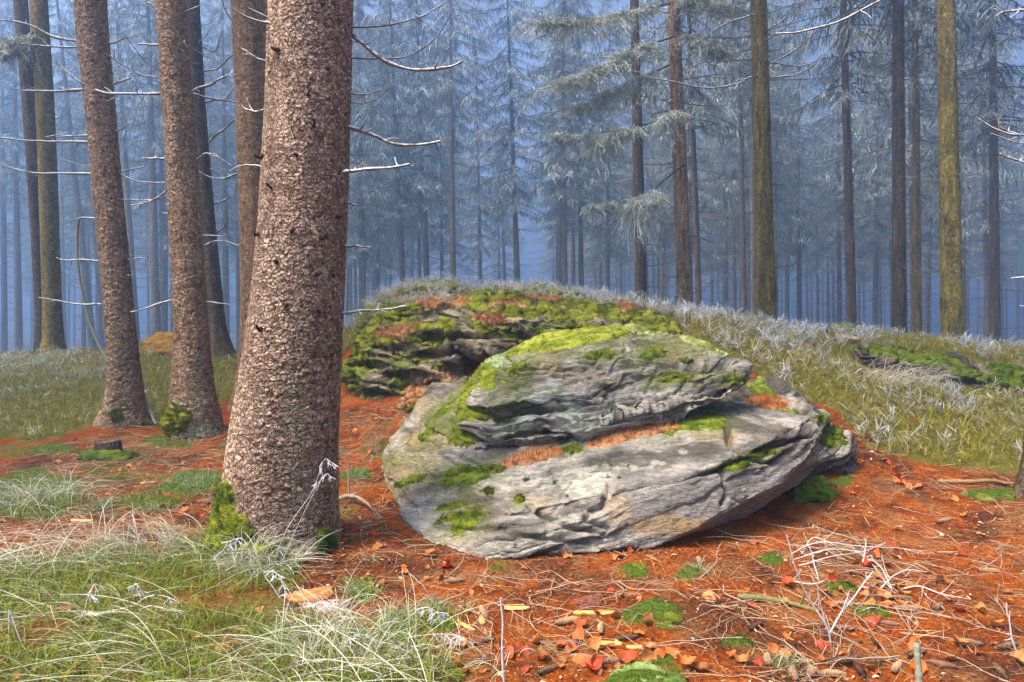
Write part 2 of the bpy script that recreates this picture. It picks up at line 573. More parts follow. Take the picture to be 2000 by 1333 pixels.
def layers(s, P, t, seed, freq):
    i = np.floor(s / t)
    f = s / t - i
    a = vnoise(np.stack([P[:, 0] * freq, P[:, 1] * freq, i * 3.71 + seed], -1))
    b = vnoise(np.stack([P[:, 0] * freq * 0.8 + 9, P[:, 1] * freq * 0.8, i * 5.13 + seed + 50], -1))
    return a, b, f, i

def facing(V, N):
    return (norm(np.array([0, 0, CAM_Z]) - V) * N).sum(-1)

def components(F, n):
    """Connected pieces of a face set: one integer per vertex."""
    lab = np.arange(n)
    e = np.vstack([F[:, [0, 1]], F[:, [1, 2]], F[:, [2, 3]], F[:, [3, 0]]])
    while True:
        m = np.minimum(lab[e[:, 0]], lab[e[:, 1]])
        new = lab.copy()
        np.minimum.at(new, e[:, 0], m)
        np.minimum.at(new, e[:, 1], m)
        new = new[new]
        if (new == lab).all():
            return lab
        lab = new

def moss_on(name, parent, V, F, N, mask, thick, ca, cb, fuzz=0, fuzz_len=0.008, lump=0.005, mat=None, lscale=30, stay=False):
    """Moss (or litter) cushions grown from the faces of a rock where mask > 0, one object for each connected cushion."""
    keep = (mask[F] > 0.0).any(1)
    if keep.sum() < 6:
        return []
    idx = np.unique(F[keep])
    re = np.full(len(V), -1)
    re[idx] = np.arange(len(idx))
    v, n, m = V[idx], N[idx], mask[idx]
    f = re[F[keep]]
    k = sstep(0.0, 0.35, m)
    up = norm(n + np.array([0, 0, 0.5]))
    ln = fbm(v * lscale, 3)
    v = v + up * (k * (thick + lump * ln) - (1 - k) * 0.006)[:, None]
    c = mix(ca, cb, sstep(-0.45, 0.45, fbm(v * 12 + 4, 3) + 0.6 * ln))
    c = mix(c, np.array(ca) * 0.55, sstep(0.15, 0.5, fbm(v * 26 + 14, 3)))
    comp = components(f, len(v)) if not stay else np.zeros(len(v), int)
    ids, cnt = np.unique(comp, return_counts=True)
    big = list(ids[cnt >= 140])
    small = np.isin(comp, ids[cnt < 140])
    groups = [(name, comp == b, None) for b in big]
    if small.any():
        groups.append((name.replace('patch', 'speck').replace('carpet', 'speck') if big else name, small, 'stuff' if big else None))
    out = []
    for nm, sel, kind in groups:
        ff = f[sel[f[:, 0]]]
        if len(ff) < 4:
            continue
        j = np.unique(ff)
        r2 = np.full(len(v), -1)
        r2[j] = np.arange(len(j))
        parts = [(v[j], r2[ff], c[j])]
        nf = int(fuzz * len(j) / len(v))
        cand = np.flatnonzero(sel & (k > 0.5))
        if nf > 3 and len(cand) > 10:
            q = rng.choice(cand, nf)
            p = v[q] + rng.normal(0, 0.003, (nf, 3))
            d = norm(up[q] + rng.normal(0, 0.45, (nf, 3)))
            L = fuzz_len * rng.uniform(0.5, 1.3, nf)
            P = np.stack([p - d * 0.003, p + d * L[:, None]], 1)
            W = np.stack([np.full(nf, 0.0016), np.full(nf, 0.0004)], 1)
            sv, sf = strips(P, W, norm(rng.normal(0, 1, (nf, 3))))
            parts.append((sv, sf, np.repeat(c[q] * rng.uniform(0.75, 1.5, (nf, 1)), 4, 0)))
        vv, fq, cc = merge(parts)
        out.append(add(nm, mesh_from(nm, vv, fq, cc), mat or M_MOSS, parent, kind))
    return out

def ell_mask(V, N, ells, rough=0.6, scale=22):
    px, py, dep = proj(V)
    w = 0.75 * fbm(V * scale, 4) + 0.55 * fbm(V * scale * 3.3 + 5, 3)
    m = np.full(len(V), -1.0)
    for e in ells:
        cx, cy, rx, ry = e[:4]
        a = math.radians(e[4]) if len(e) > 4 else 0.0
        dx, dy = px - cx, py - cy
        u, v = dx * math.cos(a) + dy * math.sin(a), -dx * math.sin(a) + dy * math.cos(a)
        m = np.maximum(m, 1 - np.sqrt((u / rx) ** 2 + (v / ry) ** 2))
    return np.where(facing(V, N) > -0.15, m + rough * 0.75 * w * (m > -0.5) - 0.05, -1.0)

def hullpts(px_pts, extra=()):
    return [at(*p) for p in px_pts] + [np.array(p, float) for p in extra]

STR_N = norm(np.array([-0.20, -0.16, 0.96]))

def chunks(P, seed):
    """3-D cells: a random height and tilt per broken block, and the distance to the block's edge."""
    i = np.floor(P).astype(np.int64)
    f1 = np.full(len(P), 9.0)
    f2 = f1.copy()
    out = np.zeros(len(P))
    for a in (-1, 0, 1):
        for b in (-1, 0, 1):
            for c in (-1, 0, 1):
                q = i + np.array([a, b, c])
                h = [_h(q[:, 0], q[:, 1], q[:, 2] + seed + 101 * k) for k in range(6)]
                d3 = np.stack([q[:, k] + 0.1 + 0.8 * h[k] - P[:, k] for k in range(3)], -1)
                d = np.linalg.norm(d3, axis=1)
                n = d < f1
                f2 = np.where(n, f1, np.minimum(f2, d))
                out = np.where(n, (h[3] * 2 - 1) + (h[4] * 2 - 1) * 0.9 * d3[:, 0] + (h[5] * 2 - 1) * 0.9 * d3[:, 2], out)
                f1 = np.where(n, d, f1)
    return out, f2 - f1

def gneiss(V, N, strength, t1, t2, seed, groove, cracks=(), bulge=0.02):
    """Displace a rock surface into foliated beds; returns V and vertex colours."""
    W = V + 0.10 * np.stack([fbm(V * 1.3 + 7 * k + seed, 3) for k in range(3)], -1)
    s = W @ STR_N + 0.05 * fbm(V * 2.1 + seed, 3) - 0.16 * np.clip(-0.1 - V[:, 0] * 0.6, 0, 2) ** 1.3
    s = s + 0.35 * t1 * vnoise(np.stack([s * 9, s * 0, s * 0 + seed], -1))
    a1, b1, f1, i1 = layers(s, V, t1, seed, 0.9)
    a2, b2, f2, i2 = layers(s + 0.006 * fbm(V * 14, 2), V, t2, seed + 20, 1.7)
    e1 = np.minimum(f1, 1 - f1)
    e2 = np.minimum(f2, 1 - f2)
    D = norm(N - 0.75 * (N @ STR_N)[:, None] * STR_N)            # out of the bed edges
    side = np.linalg.norm(N - (N @ STR_N)[:, None] * STR_N, axis=1)
    d = a1 * 0.052 + a2 * 0.024 - groove * 0.08 * np.exp(-(e1 / 0.07) ** 2) * np.clip(b1 + 0.25, 0, 1) - 0.017 * np.exp(-(e2 / 0.16) ** 2) * np.clip(b2 + 0.3, 0, 1)
    stre = np.asarray(strength)
    V2 = V + D * (stre * d * np.clip(side * 1.5, 0.1, 1))[:, None]
    V2 = V2 + N * (bulge * fbm(V * 3.0 + seed, 3) + 0.006 * fbm(V * 17 + seed, 3) + 0.0035 * vnoise(V * 55))[:, None]
    CH = np.stack([W[:, 0] / 0.26, W[:, 1] / 0.26, s / 0.075], -1)
    k1, g1 = chunks(CH + 0.15 * fbm(V * 9, 2)[:, None], 1 + int(seed))
    k2, g2 = chunks(CH * 2.3 + 0.2 * fbm(V * 20, 2)[:, None], 7 + int(seed))
    V2 = V2 + N * (stre * (0.008 * k1 + 0.004 * k2 - 0.007 * np.exp(-(g1 / 0.06) ** 2) - 0.004 * np.exp(-(g2 / 0.08) ** 2)))[:, None]
    px, py, _ = proj(V)
    fc = facing(V, N) > 0
    wob = 4.0 * fbm(V * 18, 3)
    for line, wpx, dep in cracks:
        q = poly_dist(px + wob, py + wob, line)
        V2 = V2 - N * (fc * dep * np.exp(-(q / wpx) ** 2))[:, None]
    Sx = np.stack([W[:, 0] * 2.2, W[:, 1] * 2.2, s * 34], -1)
    st = fbm(Sx + seed, 4)
    c = mix((0.085, 0.074, 0.060), (0.37, 0.335, 0.285), sstep(-0.40, 0.40, st + 0.35 * fbm(V * 6, 3)))
    c = mix(c, (0.33, 0.25, 0.14), 0.65 * sstep(0.22, 0.5, fbm(V * 2.6 + 31 + seed, 4)))
    c = mix(c, (0.10, 0.095, 0.09), 0.7 * sstep(0.28, 0.5, fbm(Sx * 0.6 + 77, 3)))
    return V2, c, s, st

# ---- the large foreground boulder
boulder = thing('boulder', 'large grey layered boulder with overhanging upper slab and bright moss on top', 'boulder', (0.4, 4.2, 0))

def bloom(c, V, N, ells, col=(0.13, 0.15, 0.025), k=0.75, reach=0.7):
    m = ell_mask(V, N, [(e[0], e[1], e[2] * 1.25, e[3] * 1.35) + tuple(e[4:]) for e in ells], 1.6, 14)
    return mix(c, col, k * sstep(-reach, 0.25, m))

def rebase(root, objs):
    """Keep world-space meshes in place under a moved Empty."""
    for o in objs:
        if o is not None:
            o.location = tuple(-Vector(root.location))

LOW = hullpts([(905, 1092, 3.25), (1000, 1088, 3.20), (1180, 1080, 3.22), (1275, 1070, 3.27), (1350, 1040, 3.32), (1415, 1002, 3.40), (1530, 945, 3.62),
               (1590, 890, 3.85), (1606, 845, 3.98), (1590, 812, 4.12), (1440, 808, 4.22), (1250, 842, 4.12), (1100, 882, 3.98), (960, 905, 3.86),
               (880, 878, 4.1), (765, 880, 4.45), (735, 905, 4.5), (745, 945, 4.25), (780, 1000, 3.85), (830, 1052, 3.48), (1000, 1000, 3.32), (1350, 930, 3.42), (1500, 860, 3.68)],
              [(-0.6, 5.1, 0.62), (1.5, 5.2, 0.50), (0.3, 5.4, 0.62), (-0.8, 4.9, -0.1), (1.1, 4.9, -0.1), (0.9, 3.7, -0.06), at(1440, 1012, 3.78), at(1555, 952, 4.12), at(1590, 915, 4.3), (0.2, 3.5, -0.08), (-0.3, 3.6, -0.08)])
UP = hullpts([(920, 882, 3.98), (1000, 872, 3.88), (1150, 850, 3.84), (1300, 812, 3.90), (1420, 780, 4.02), (1468, 752, 4.18), (1478, 736, 4.26), (1432, 688, 4.5),
              (1330, 652, 4.85), (1240, 636, 5.05), (1150, 640, 5.1), (1060, 660, 5.0), (985, 692, 4.75), (950, 760, 4.35), (900, 830, 4.18), (985, 775, 4.15), (1010, 715, 4.42),
              (1200, 690, 4.40), (1390, 705, 4.36), (1440, 745, 4.16), (1180, 780, 3.98)],
             [(0.2, 5.4, 0.85), (0.9, 5.5, 0.85), (1.4, 5.2, 0.72), (-0.1, 5.1, 0.45), (1.2, 5.0, 0.5)])
FLANK = hullpts([(737, 893, 4.62), (830, 812, 4.95), (925, 742, 5.05), (1000, 692, 4.98), (960, 700, 4.85), (800, 880, 4.42), (880, 875, 4.15), (945, 868, 4.02), (985, 780, 4.22), (860, 850, 4.35), (1010, 720, 4.55), (955, 745, 4.45), (935, 800, 4.22), (1020, 688, 4.85)],
                [(-0.75, 5.3, 0.2), (0.0, 5.6, 0.6), (-0.7, 4.6, 0.0), (0.2, 4.6, 0.3), (0.2, 5.3, 0.9)])
RIGHT = hullpts([(1470, 738, 5.0), (1530, 742, 5.0), (1585, 790, 4.9), (1625, 812, 4.82), (1500, 800, 4.45), (1560, 812, 4.42), (1600, 850, 4.4), (1610, 812, 4.5)],
                [(1.6, 5.5, 0.1), (1.9, 5.2, 0.1), (2.1, 4.9, 0.05), (1.75, 4.3, 0.05), (1.2, 4.6, 0.1), (1.2, 5.4, 0.4)])

LOW_CRACKS = [([(1195, 962), (1250, 946), (1330, 935), (1412, 918), (1440, 905), (1470, 893)], 4.0, 0.06),
              ([(1412, 915), (1418, 950), (1424, 968), (1412, 985)], 4.0, 0.05), ([(1424, 968), (1450, 985), (1470, 975)], 2.5, 0.02),
              ([(1420, 835), (1424, 860), (1450, 878), (1500, 880), (1545, 862), (1605, 845)], 5.0, 0.08),
              ([(1470, 893), (1500, 905), (1530, 900)], 4.0, 0.05), ([(1190, 945), (1180, 985), (1140, 1012), (1185, 1030)], 4.5, 0.045),
              ([(1035, 985), (1060, 1010), (1110, 1030), (1180, 1040)], 4.5, 0.04), ([(820, 935), (880, 925), (960, 910)], 5.0, 0.04), ([(790, 985), (900, 985), (1010, 962), (1100, 930), (1200, 900)], 4.5, 0.03), ([(840, 1030), (950, 1030), (1050, 1050), (1150, 1062)], 4.5, 0.03), ([(1000, 940), (1120, 905), (1260, 868), (1400, 850)], 4.5, 0.03)]
low_t = [b for b in ()]

def make_boulder():
    objs = []
    # lower block
    V, F = remeshed([LOW], 0.0092, 4)
    N = vnormals(V, F)
    px, py, _ = proj(V)
    smooth_face = sstep(1180, 1260, px) * sstep(880, 930, py)             # the clean split face
    V, c, s, st = gneiss(V, N, 0.72 - 0.5 * smooth_face, 0.13, 0.030, 3.0, 0.35, LOW_CRACKS, 0.022)
    N = vnormals(V, F)
    c = mix(c, (0.24, 0.225, 0.21), 0.6 * smooth_face)
    # crustose lichen, black lichen dots, ochre stain
    li = sstep(0.16, 0.34, fbm(V * 7 + 12, 4)) * sstep(0.0, 0.3, fbm(V * 2 + 5, 2))
    c = mix(c, (0.40, 0.42, 0.32), 0.6 * li)
    for (x, y, rx, ry, k) in ((1330, 1030, 130, 28, 0.7), (1210, 990, 40, 40, 0.4), (870, 860, 90, 25, 0.6), (830, 905, 90, 30, 0.3)):
        c = mix(c, (0.34, 0.22, 0.09), k * sstep(0, 0.5, 1 - np.hypot((px - x) / rx, (py - y) / ry) + 0.6 * fbm(V * 8, 3)))
    dot = np.zeros(len(V))
    r2 = random.Random(5)
    for _ in range(26):
        x = r2.choice([r2.uniform(860, 1090), r2.uniform(960, 1230)])
        y = r2.uniform(905, 1070)
        dot = np.maximum(dot, 1 - np.hypot((px - x), (py - y)) / r2.uniform(1.5, 4.5) + 1.5 * fbm(V * 60, 2))
    c = mix(c, (0.02, 0.025, 0.012), 0.9 * sstep(0.0, 0.35, dot) * (facing(V, N) > 0))
    LOWM = ([(905, 930, 60, 24, -8)], [(960, 917, 30, 12, 0)], [(905, 1020, 38, 24, -25), (925, 1008, 28, 16, -15)], [(880, 1012, 40, 8, -20)],
              [(800, 940, 40, 9, -20)], [(1015, 977, 13, 12, 0)], [(1305, 835, 60, 18, -6), (1390, 825, 36, 20, 0), (1350, 828, 60, 18)],
              [(1118, 877, 26, 11, -10)], [(1440, 912, 40, 8, -12)], [(955, 960, 12, 8)], [(880, 990, 35, 8, -15)], [(1490, 888, 34, 7, -10)])
    c = bloom(c, V, N, sum(LOWM, []) + [(800, 890, 50, 20, -20)], k=0.45)
    low = add('lower_block', mesh_from('lower_block', V, F, c), M_ROCK, boulder)
    objs.append(low)
    green, bright = (0.065, 0.10, 0.008), (0.19, 0.22, 0.018)
    for e in LOWM:
        objs.extend(moss_on('moss_patch', boulder, V, F, N, ell_mask(V, N, e), 0.008, green, bright, 900, 0.008))
    objs.extend(moss_on('needle_litter', boulder, V, F, N, ell_mask(V, N, [(1040, 893, 75, 16, -12), (1200, 858, 70, 14, -12), (1280, 842, 60, 10, -8)]), 0.012, (0.30, 0.12, 0.04), (0.42, 0.2, 0.08), 1500, 0.03, 0.004, M_NEEDLE))
    # upper slab
    V, F = remeshed([UP], 0.0092, 2)
    N = vnormals(V, F)
    px, py, _ = proj(V)
    rb = random.Random(9)
    beds = []
    for k in range(11):                                          # open bedding cracks that follow the foliation
        t = k / 10.0
        line = [(x, (1 - t) * y0 + t * y1 + rb.gauss(0, 2)) for x, y0, y1 in ((955, 862, 752), (1010, 858, 722), (1080, 850, 706), (1160, 838, 697), (1250, 818, 690), (1340, 795, 690), (1420, 772, 698), (1475, 750, 722))]
        a_ = rb.choice([0, 0, 1, 2])
        b_ = rb.choice([8, 8, 7, 6])
        beds.append((line[a_:b_], rb.uniform(4.0, 6.5), rb.uniform(0.035, 0.10) * (1.15 - 0.55 * t)))
    V, c, s, st = gneiss(V, N, 1.25, 0.085, 0.026, 9.0, 1.0, beds + [([(1290, 700), (1282, 730), (1262, 765)], 2.5, 0.02)], 0.02)
    N = vnormals(V, F)
    li = sstep(0.1, 0.32, fbm(V * 6 + 2, 4))
    c = mix(c, (0.45, 0.50, 0.38), 0.6 * li * sstep(0.0, 0.25, fbm(V * 2.2 + 8, 2)) * sstep(700, 760, py))
    c = mix(c, (0.30, 0.21, 0.11), 0.6 * sstep(0.1, 0.6, 1 - np.hypot((px - 1060) / 60, (py - 705) / 25)))
    c = bloom(c, V, N, [(1110, 655, 130, 34, -10), (1035, 672, 80, 20, -22), (1320, 660, 90, 20, 10), (1010, 720, 30, 16, -20), (1180, 692, 40, 12), (1268, 692, 40, 16, -10), (1320, 740, 60, 12, -6), (1440, 742, 30, 12), (1000, 740, 30, 60, 20)], k=0.65)
    objs.append(add('upper_slab', mesh_from('upper_slab', V, F, c), M_ROCK, boulder))
    yg, yb = (0.16, 0.20, 0.015), (0.34, 0.36, 0.05)
    objs.extend(moss_on('moss_carpet', boulder, V, F, N, ell_mask(V, N, [(1110, 655, 130, 30, -10), (1035, 672, 70, 16, -22), (1180, 647, 60, 22), (1090, 668, 60, 18, -10)], 0.5), 0.014, yg, yb, 7000, 0.008))
    objs.extend(moss_on('moss_carpet', boulder, V, F, N, ell_mask(V, N, [(1265, 644, 60, 12, 4), (1370, 670, 50, 12, 18), (1410, 683, 30, 10, 20)], 0.5), 0.014, (0.2, 0.24, 0.06), (0.4, 0.44, 0.18), 2500))
    for e in ([(1010, 720, 26, 12, -20)], [(1180, 692, 26, 9)], [(1268, 692, 26, 12, -10)], [(1320, 740, 40, 9, -6)], [(1440, 742, 26, 8)], [(1285, 688, 18, 12)], [(1160, 697, 22, 8)], [(1340, 705, 22, 6)]):
        objs.extend(moss_on('moss_patch', boulder, V, F, N, ell_mask(V, N, e, 0.9), 0.012, green, (0.16, 0.19, 0.02), 700))
    # flank that runs down to the trunk side
    V, F = remeshed([FLANK], 0.011, 5)
    N = vnormals(V, F)
    V, c, s, st = gneiss(V, N, 0.8, 0.09, 0.022, 21.0, 0.6, (), 0.02)
    N = vnormals(V, F)
    px, py, _ = proj(V)
    c = mix(c, (0.24, 0.25, 0.15), 0.5 * sstep(-.2, .3, fbm(V * 4, 3)))
    c = bloom(c, V, N, [(925, 780, 50, 90, 30), (905, 850, 40, 40, 0), (965, 715, 40, 60, 42), (840, 840, 70, 20, -35)], k=0.7)
    objs.append(add('side_flank', mesh_from('side_flank', V, F, c), M_ROCK, boulder))
    objs.extend(moss_on('moss_carpet', boulder, V, F, N, ell_mask(V, N, [(925, 780, 30, 60, 30), (945, 750, 30, 50, 25), (905, 850, 32, 30, 0), (930, 820, 26, 36, 20)], 0.9), 0.02, (0.09, 0.12, 0.012), (0.2, 0.23, 0.02), 3500))
    objs.extend(moss_on('moss_carpet', boulder, V, F, N, ell_mask(V, N, [(965, 715, 22, 46, 42), (985, 700, 22, 24, 30), (935, 745, 14, 44, 40)], 0.9), 0.012, (0.14, 0.2, 0.09), (0.26, 0.33, 0.17), 1500))
    objs.extend(moss_on('moss_patch', boulder, V, F, N, ell_mask(V, N, [(830, 850, 30, 10, -35), (870, 800, 40, 9, -38), (800, 862, 18, 8)], 0.9), 0.01, green, (0.16, 0.2, 0.02), 600))
    # slab on the hill side
    V, F = remeshed([RIGHT], 0.012, 4)
    N = vnormals(V, F)
    V, c, s, st = gneiss(V, N, 0.7, 0.10, 0.03, 33.0, 0.6, [([(1520, 775), (1560, 770), (1600, 768)], 3, 0.02)], 0.02)
    N = vnormals(V, F)
    objs.append(add('rear_slab', mesh_from('rear_slab', V, F, c), M_ROCK, boulder))
    objs.extend(moss_on('moss_patch', boulder, V, F, N, ell_mask(V, N, [(1490, 765, 40, 14, 20), (1535, 808, 36, 9), (1605, 818, 14, 14), (1485, 750, 14, 14)]), 0.012, (0.1, 0.14, 0.01), (0.22, 0.25, 0.04), 1200))
    objs.extend(moss_on('needle_litter', boulder, V, F, N, ell_mask(V, N, [(1500, 790, 50, 18, 10)]), 0.01, (0.36, 0.12, 0.03), (0.45, 0.2, 0.07), 900, 0.03, 0.003, M_NEEDLE))
    rebase(boulder, objs)
make_boulder()

# ---- stone beside the boulder's right end, at the foot of the hill
def simple_stone(name, label, cat, hull, voxel, seed, strength, mosses, ca, loc, group=None, rock_col=None, fuzz=1200, mat=None, thick=0.016):
    root = thing(name, label, cat, loc, group)
    V, F = remeshed(hull, voxel, 6)
    N = vnormals(V, F)
    V, c, s, st = gneiss(V, N, strength, 0.07, 0.022, seed, 0.8, (), 0.02)
    N = vnormals(V, F)
    if rock_col is not None:
        c = c * np.array(rock_col)
    objs = [add('stone_body', mesh_from('stone_body', V, F, c), mat or M_ROCK2, root)]
    for e in mosses:
        objs.extend(moss_on('moss_patch', root, V, F, N, ell_mask(V, N, e, 0.8), thick, *ca, fuzz))
    rebase(root, objs)
    return root

DG, BG = (0.035, 0.065, 0.006), (0.13, 0.17, 0.012)
simple_stone('stone', 'grey stone with a moss face wedged between the boulder and the grassy hill', 'stone',
             [hullpts([(1595, 815, 4.9), (1625, 815, 4.9), (1672, 858, 4.75), (1676, 880, 4.65), (1605, 882, 4.45), (1640, 890, 4.5)], [(1.9, 4.5, 0.0), (2.4, 4.7, 0.0), (2.3, 5.1, 0.1), (1.95, 5.1, 0.2)])],
             0.010, 41, 0.8, [[(1625, 858, 32, 26, 0), (1612, 840, 16, 14)]], (DG, (0.11, 0.14, 0.01)), (2.1, 4.7, 0))
simple_stone('mossy_stone', 'small low stone covered in dark moss beside the boulder overhang', 'stone',
             [hullpts([(1545, 950, 4.25), (1575, 932, 4.35), (1610, 938, 4.35), (1640, 962, 4.25), (1550, 978, 4.1), (1625, 978, 4.08)], [(1.75, 4.6, -0.05), (2.0, 4.55, -0.05), (1.7, 4.1, -0.05), (2.0, 4.1, -0.05)])],
             0.010, 47, 0.5, [[(1588, 955, 60, 34, 0)]], (DG, (0.09, 0.13, 0.01)), (1.85, 4.25, 0), rock_col=(0.4, 0.4, 0.35))

# ---- mossy outcrop behind
OUTCROP = {}
def make_outcrop():
    root = thing('rock_outcrop', 'broad crumbling outcrop covered in moss and frosted grass behind the boulder', 'outcrop', (-0.1, 6.2, 0.3))
    H1 = hullpts([(690, 640, 6.1), (740, 585, 6.5), (800, 548, 6.8), (900, 550, 6.9), (870, 575, 6.3), (760, 610, 6.0), (700, 680, 5.85), (665, 720, 5.95), (668, 745, 5.9), (705, 775, 5.7), (760, 790, 5.6), (780, 700, 5.6), (900, 650, 5.7), (920, 760, 5.5), (900, 600, 6.0)],
                 [(-1.4, 6.9, 0.3), (0.2, 7.2, 0.3), (0.3, 5.8, 0.2), (-1.0, 5.8, 0.1)])
    H2 = hullpts([(880, 575, 6.4), (1000, 556, 6.8), (1130, 578, 6.8), (1230, 600, 6.6), (1310, 632, 6.3), (1330, 650, 6.1), (1200, 640, 6.0), (1050, 615, 5.85), (900, 600, 5.95), (880, 650, 5.7), (960, 700, 5.55), (1060, 660, 5.7), (1240, 670, 5.8)],
                 [(0.0, 7.3, 0.4), (1.6, 6.9, 0.5), (1.5, 5.9, 0.4), (0.2, 5.7, 0.3)])
    H3 = hullpts([(770, 795, 5.35), (800, 760, 5.4), (850, 755, 5.45), (890, 770, 5.4), (860, 840, 5.2), (785, 825, 5.22), (775, 810, 5.25)], [(-0.9, 5.8, 0.2), (-0.4, 5.8, 0.2), (-0.4, 5.3, 0.1)])
    V, F = remeshed([H1, H2, H3], 0.0135, 2)
    N = vnormals(V, F)
    px, py, _ = proj(V)
    W = V + 0.16 * np.stack([fbm(V * 1.9 + 5 * k, 3) for k in range(3)], -1)
    s = W @ norm(np.array([0.10, -0.2, 0.97])) + 0.10 * np.sin(V[:, 0] * 2.2)
    D = norm(N * np.array([1, 1, 0.35]))
    a1, b1, f1, _ = layers(s, V, 0.15, 4, 2.2)
    a2, b2, f2, _ = layers(s + 0.02 * fbm(V * 9, 2), V, 0.055, 9, 4.5)
    a3, b3, f3, _ = layers(s + 0.01 * fbm(V * 20, 2), V, 0.024, 14, 7.0)
    e1, e2 = np.minimum(f1, 1 - f1), np.minimum(f2, 1 - f2)
    d = 0.075 * a1 + 0.036 * a2 + 0.013 * a3 - 0.09 * np.exp(-(e1 / 0.10) ** 2) * np.clip(b1 + 0.3, 0, 1) - 0.03 * np.exp(-(e2 / 0.12) ** 2) * np.clip(b2 + 0.4, 0, 1)
    # hollows under the ledges
    for x, y, rx, ry, k in ((930, 720, 70, 26, 0.22), (850, 690, 60, 13, 0.14), (790, 738, 50, 12, 0.14), (900, 662, 70, 9, 0.12), (760, 676, 55, 9, 0.12), (1000, 655, 60, 10, 0.12), (720, 715, 40, 10, 0.10), (830, 655, 50, 8, 0.08), (1080, 610, 60, 7, 0.06), (960, 605, 60, 7, 0.06), (840, 755, 60, 10, 0.10)):
        d = d - k * np.clip(1 - ((px - x) / rx) ** 2 - ((py - y) / ry) ** 2, 0, 1) * (facing(V, N) > 0)
    V = V + D * (d * sstep(-0.2, 0.5, 1 - np.abs(N[:, 2]) ** 2))[:, None]
    V = V + N * (0.035 * fbm(V * 4, 4) + 0.012 * fbm(V * 16, 3) + 0.005 * vnoise(V * 45))[:, None]
    N = vnormals(V, F)
    st = fbm(np.stack([W[:, 0] * 3, W[:, 1] * 3, s * 26], -1), 4)
    c = mix((0.075, 0.058, 0.040), (0.33, 0.27, 0.19), sstep(-0.4, 0.4, st))
    c = mix(c, (0.42, 0.27, 0.13), 0.6 * sstep(0.1, 0.4, fbm(V * 5 + 20, 3)))
    c = mix(c, (0.12, 0.15, 0.02), 0.75 * sstep(0.0, 0.35, fbm(V * 3.4 + 40, 4)) * sstep(-0.3, 0.4, N[:, 2] + 0.5))
    c = mix(c, (0.10, 0.14, 0.015), 0.85 * sstep(760, 690, px) * sstep(0.1, -0.3, fbm(V * 5 + 60, 3) - 0.2))
    k1, g1 = chunks(np.stack([W[:, 0] / 0.2, W[:, 1] / 0.2, s / 0.09], -1) + 0.2 * fbm(V * 8, 2)[:, None], 3)
    V = V + N * (0.028 * k1 - 0.02 * np.exp(-(g1 / 0.07) ** 2))[:, None]
    N = vnormals(V, F)
    OUTCROP['V'], OUTCROP['N'] = V, N
    objs = [add('outcrop_body', mesh_from('outcrop_body', V, F, c), M_ROCK2, root)]
    m_up = sstep(0.25, 0.7, N[:, 2])
    noise = fbm(V * 5.5 + 15, 4)
    yg, yb = (0.085, 0.105, 0.010), (0.21, 0.22, 0.022)
    for e in ([(770, 610, 60, 30, -30), (830, 560, 70, 16, -5), (720, 650, 40, 16, -30)], [(870, 640, 20, 22, 20), (820, 640, 40, 20), (800, 600, 50, 12)],
              [(960, 580, 80, 20, 0), (930, 600, 40, 12)], [(1070, 570, 60, 16, 5), (1140, 590, 80, 26, 12), (1100, 615, 70, 16, 10)], [(1060, 600, 40, 20), (1000, 610, 60, 14, 5)],
              [(1260, 625, 70, 26, 20), (1200, 610, 60, 18, 15)], [(690, 700, 30, 60, 15), (672, 735, 14, 30)], [(780, 735, 22, 14), (760, 665, 40, 10, -10)], [(860, 715, 20, 10), (835, 665, 30, 14, 0), (815, 700, 20, 10)],
              [(950, 645, 40, 14, 10), (1010, 650, 60, 16, -5), (1120, 640, 60, 10, 0)], [(800, 800, 16, 16), (840, 800, 20, 10)]):
        m = ell_mask(V, N, e, 1.5, 13) - 0.06
        objs.extend(moss_on('moss_patch', root, V, F, N, m + 0.3 * (m > -0.3) * (m_up - 0.5), 0.013, yg, yb, 1500, 0.012, 0.008, lscale=30))
    for e in ([(840, 590, 80, 14, 0), (990, 592, 40, 10)], [(1220, 600, 30, 10, 20), (1060, 585, 50, 7)], [(830, 770, 60, 34, -30)], [(960, 625, 30, 12)], [(780, 650, 50, 12, -10)]):
        m = ell_mask(V, N, e, 1.0, 12)
        objs.extend(moss_on('needle_litter', root, V, F, N, m + 0.25 * (m > -0.2) * (m_up - 0.4), 0.012, (0.30, 0.12, 0.045), (0.42, 0.22, 0.10), 1500, 0.04, 0.004, M_NEEDLE))
    rebase(root, objs)
make_outcrop()

